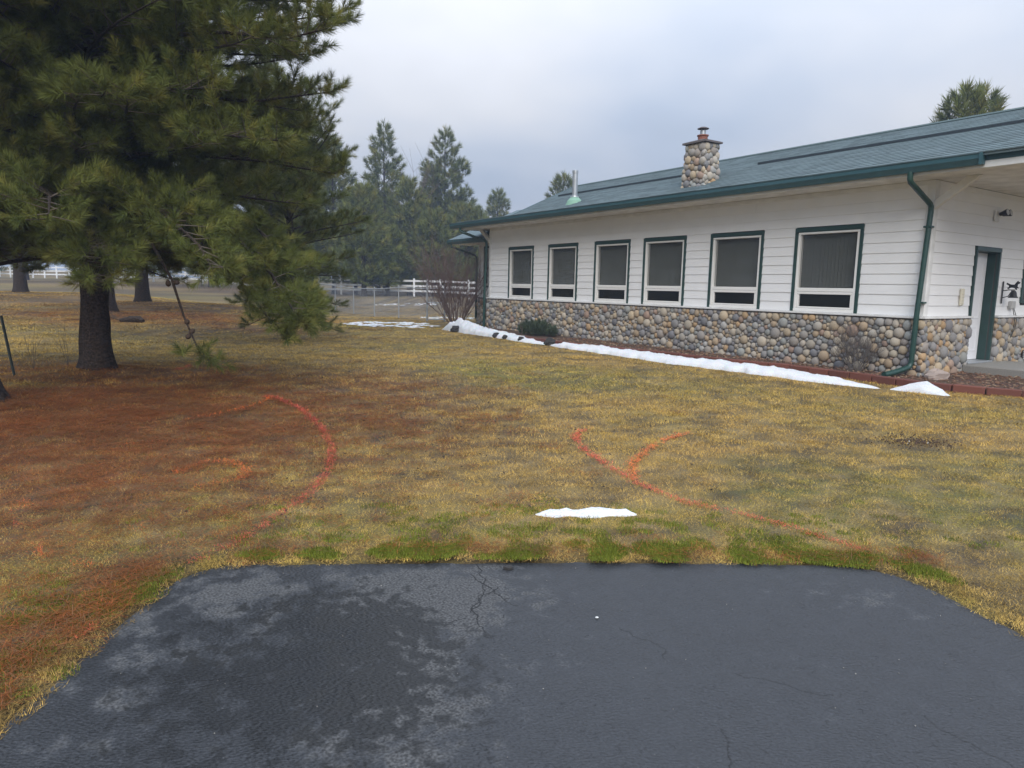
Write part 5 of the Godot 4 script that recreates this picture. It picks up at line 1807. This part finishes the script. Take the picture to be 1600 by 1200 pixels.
# ---------------------------------------------------------------- small things
func small_things():
	# metal stake
	var s := base("metal_stake", Vector3(-6.78, land(-6.78, -9.3), -9.3))
	tag(s, "dark green metal stake leaning beside the large pine", "stake")
	var m := MB.new()
	m.box(Vector3(-.017, -.1, -.003), Vector3(.017, .82, .003))
	m.box(Vector3(-.003, -.1, .004), Vector3(.003, .82, .026))
	put("shaft", m.mesh(), mat(.03, .04, .035, .6), s)
	s.rotation = Vector3(.02, .4, .11)
	# fallen branch piece
	var b := base("fallen_branch", Vector3(-9.95, land(-9.95, -18.0) + .06, -18.0))
	tag(b, "dark broken branch lying in the litter behind the large trunk", "branch")
	var t := MB.new()
	t.tube([Vector3(-.28, 0, 0), Vector3(0, .04, .05), Vector3(.22, .03, 0), Vector3(.34, -.01, .06)], [.05, .08, .09, .05], 9)
	put("log", t.mesh(), M.bark, b)
	var tw := MB.new()
	var r := RandomNumberGenerator.new()
	r.seed = 601
	for k in 5: sprout(tw, r, Vector3(-.2, .0, 0), Vector3(-1, .2, r.randf() - .5).normalized(), .35, .008, 1, .4, 3)
	put("twigs", tw.mesh(), M.twig, b)
	# dry weed stalks
	for q in [[-6.75, -10.4, "dry weed stalk standing just behind the metal stake"], [-7.0, -10.0, "shorter dry weed stalk nearer the picture's edge"]]:
		var w := MB.new()
		for k in 3: sprout(w, r, Vector3.ZERO, Vector3((r.randf() - .5) * .5, 1, (r.randf() - .5) * .5).normalized(), .42, .0035, 1, .2, 3)
		var o := put("dry_weed", w.mesh(), M.twig)
		o.position = Vector3(q[0], land(q[0], q[1]), q[1])
		tag(o, q[2], "weed")
	# floodlight on the end wall
	var f := base("floodlight", from_house(-.02, 2.27, 2.98))
	f.basis = Basis(UD, Vector3.UP, ND)
	tag(f, "small black twin floodlight on the end wall above the door", "floodlight")
	bar(f, "plate", Vector3(-.035, -.13, -.12), Vector3(-.005, .07, .05), M.white_trim)
	for z in [-.02, .10]:
		var hd := MB.new()
		hd.lathe([[0, -.01], [.03, 0], [.042, .05], [.062, .13], [.06, .135]], Vector3.ZERO, 14)
		var hp := put("head", hd.mesh(), M.iron, f)
		hp.transform = Transform3D(Basis.from_euler(Vector3(.35 if z > 0 else -.2, 0, 1.35)), Vector3(-.06, .0, z))
		var ln := MB.new()
		ln.lathe([[.058, .128], [.05, .14], [0, .146]], Vector3.ZERO, 14)
		put("lens", ln.mesh(), M.lens, hp)
	# dinner bell with a galloping horse
	var bl := base("wall_bell", from_house(-.03, 2.85, 1.42))
	bl.basis = Basis(UD, Vector3.UP, ND)
	tag(bl, "black iron wall bell topped by a horse figure, right of the door", "bell")
	bar(bl, "wall_plate", Vector3(-.012, -.06, -.02), Vector3(.0, .36, .02), M.iron)
	var arm := MB.new()
	arm.tube([Vector3(-.01, .18, 0), Vector3(-.09, .2, .03), Vector3(-.19, .20, .05)], [.009, .009, .009], 6)
	arm.tube([Vector3(-.01, .05, 0), Vector3(-.09, .08, .04), Vector3(-.14, .19, .055)], [.008, .008, .008], 6)
	put("arm", arm.mesh(), M.iron, bl)
	var be := MB.new()
	be.lathe([[0, .19], [.03, .185], [.05, .15], [.06, .09], [.085, .05], [.08, .05], [.05, .08]], Vector3(-.17, 0, .05), 16)
	put("bell", be.mesh(), M.iron, bl)
	var hs := MB.new()
	var poly := PackedVector2Array([Vector2(-.15, .05), Vector2(-.11, .02), Vector2(-.06, .06), Vector2(0, .06), Vector2(.05, .05), Vector2(.09, .0), Vector2(.12, .01), Vector2(.09, .07), Vector2(.13, .04), Vector2(.16, .05), Vector2(.12, .09), Vector2(.12, .14), Vector2(.17, .17), Vector2(.18, .20), Vector2(.14, .21), Vector2(.12, .24), Vector2(.08, .20), Vector2(.04, .14), Vector2(-.03, .14), Vector2(-.08, .15), Vector2(-.16, .19), Vector2(-.18, .15), Vector2(-.11, .12), Vector2(-.10, .08)])
	var tr := Geometry2D.triangulate_polygon(poly)
	for k in range(0, tr.size(), 3):
		for z in [-.006, .006]:
			hs.tri(Vector3(poly[tr[k]].x, poly[tr[k]].y, z), Vector3(poly[tr[k + 1]].x, poly[tr[k + 1]].y, z), Vector3(poly[tr[k + 2]].x, poly[tr[k + 2]].y, z), Vector3(0, 0, z))
	for k in poly.size():
		var p := poly[k]
		var q := poly[(k + 1) % poly.size()]
		hs.quad(Vector3(p.x, p.y, -.006), Vector3(q.x, q.y, -.006), Vector3(q.x, q.y, .006), Vector3(p.x, p.y, .006), Vector3(q.y - p.y, p.x - q.x, 0))
	var ho := put("horse", hs.mesh(), M.iron, bl)
	ho.transform = Transform3D(Basis(Vector3.UP, PI - .25) * Basis.from_scale(Vector3.ONE * .72), Vector3(-.15, .2, .045))
	# grit and leaves on the drive
	var cm := MB.new()
	cm.cbox(Vector3(.014, .009, .012), .003)
	var xf := []
	var cs := []
	for k in 90:
		var x := r.randf_range(-1.6, 2.2)
		var z := r.randf_range(-3.6, -1.7)
		if not in_asphalt(x, z): continue
		xf.append(Transform3D(Basis.from_euler(Vector3(r.randf(), r.randf() * TAU, r.randf())) * Basis.from_scale(Vector3.ONE * r.randf_range(.15, .38)), Vector3(x, .002, z)))
		var g := r.randf_range(.1, .42)
		cs.append(Color(g, g * .94, g * .85))
	tag(many("grit", cm.mesh(), M.chip, xf, cs), "pale grit scattered on the asphalt", "grit", "", "stuff")
	for q in [[.41, -2.98, "white pebble lying alone on the middle of the asphalt"], [.0, -3.52, "black pebble at the asphalt's mossy edge"]]:
		rock("pebble", Vector3(q[0], .008, q[1]), Vector3(.008, .003, .006) if q[0] > .2 else Vector3(.028, .014, .018), 9, M.white_trim if q[0] > .2 else M.rock, q[2], "pebble")
	# dark crumbs and scraps of bark strewn over the thin lawn
	var xl := []
	var cl := []
	for k in 900:
		var x := r.randfn(-1.6, 1.9)
		var z := -r.randf_range(4.2, 11.5)
		if not clear_of(x, z): continue
		var q := r.randf_range(.3, .95)
		xl.append(Transform3D(Basis.from_euler(Vector3(r.randf() * .5, r.randf() * TAU, r.randf() * .5)) * Basis.from_scale(Vector3(q * r.randf_range(.8, 2.4), q, q)), Vector3(x, land(x, z) + .018, z)))
		var g := r.randf_range(.4, 1.3)
		cl.append(Color(.075 * g, .05 * g, .034 * g))
	tag(many("lawn_debris", cm.mesh(), M.chip, xl, cl), "dark crumbs of soil and bark on the thin brown lawn", "debris", "", "stuff")
	# bits in the bare soil patch
	var xs := []
	var c2 := []
	for k in 330:
		var x := r.randfn(4.1, .2)
		var z := r.randfn(-6.84, .12)
		xs.append(Transform3D(Basis.from_euler(Vector3(r.randf(), r.randf() * TAU, r.randf())) * Basis.from_scale(Vector3.ONE * r.randf_range(.4, 1.3)), Vector3(x, land(x, z) + .012, z)))
		var g := r.randf_range(.4, 1.2)
		c2.append(Color(.085 * g, .05 * g, .03 * g) if r.randf() < .985 else Color(.6, .6, .6))
	tag(many("soil_crumbs", cm.mesh(), M.chip, xs, c2), "dark crumbs of the bare molehill patch on the lawn", "soil", "", "stuff")
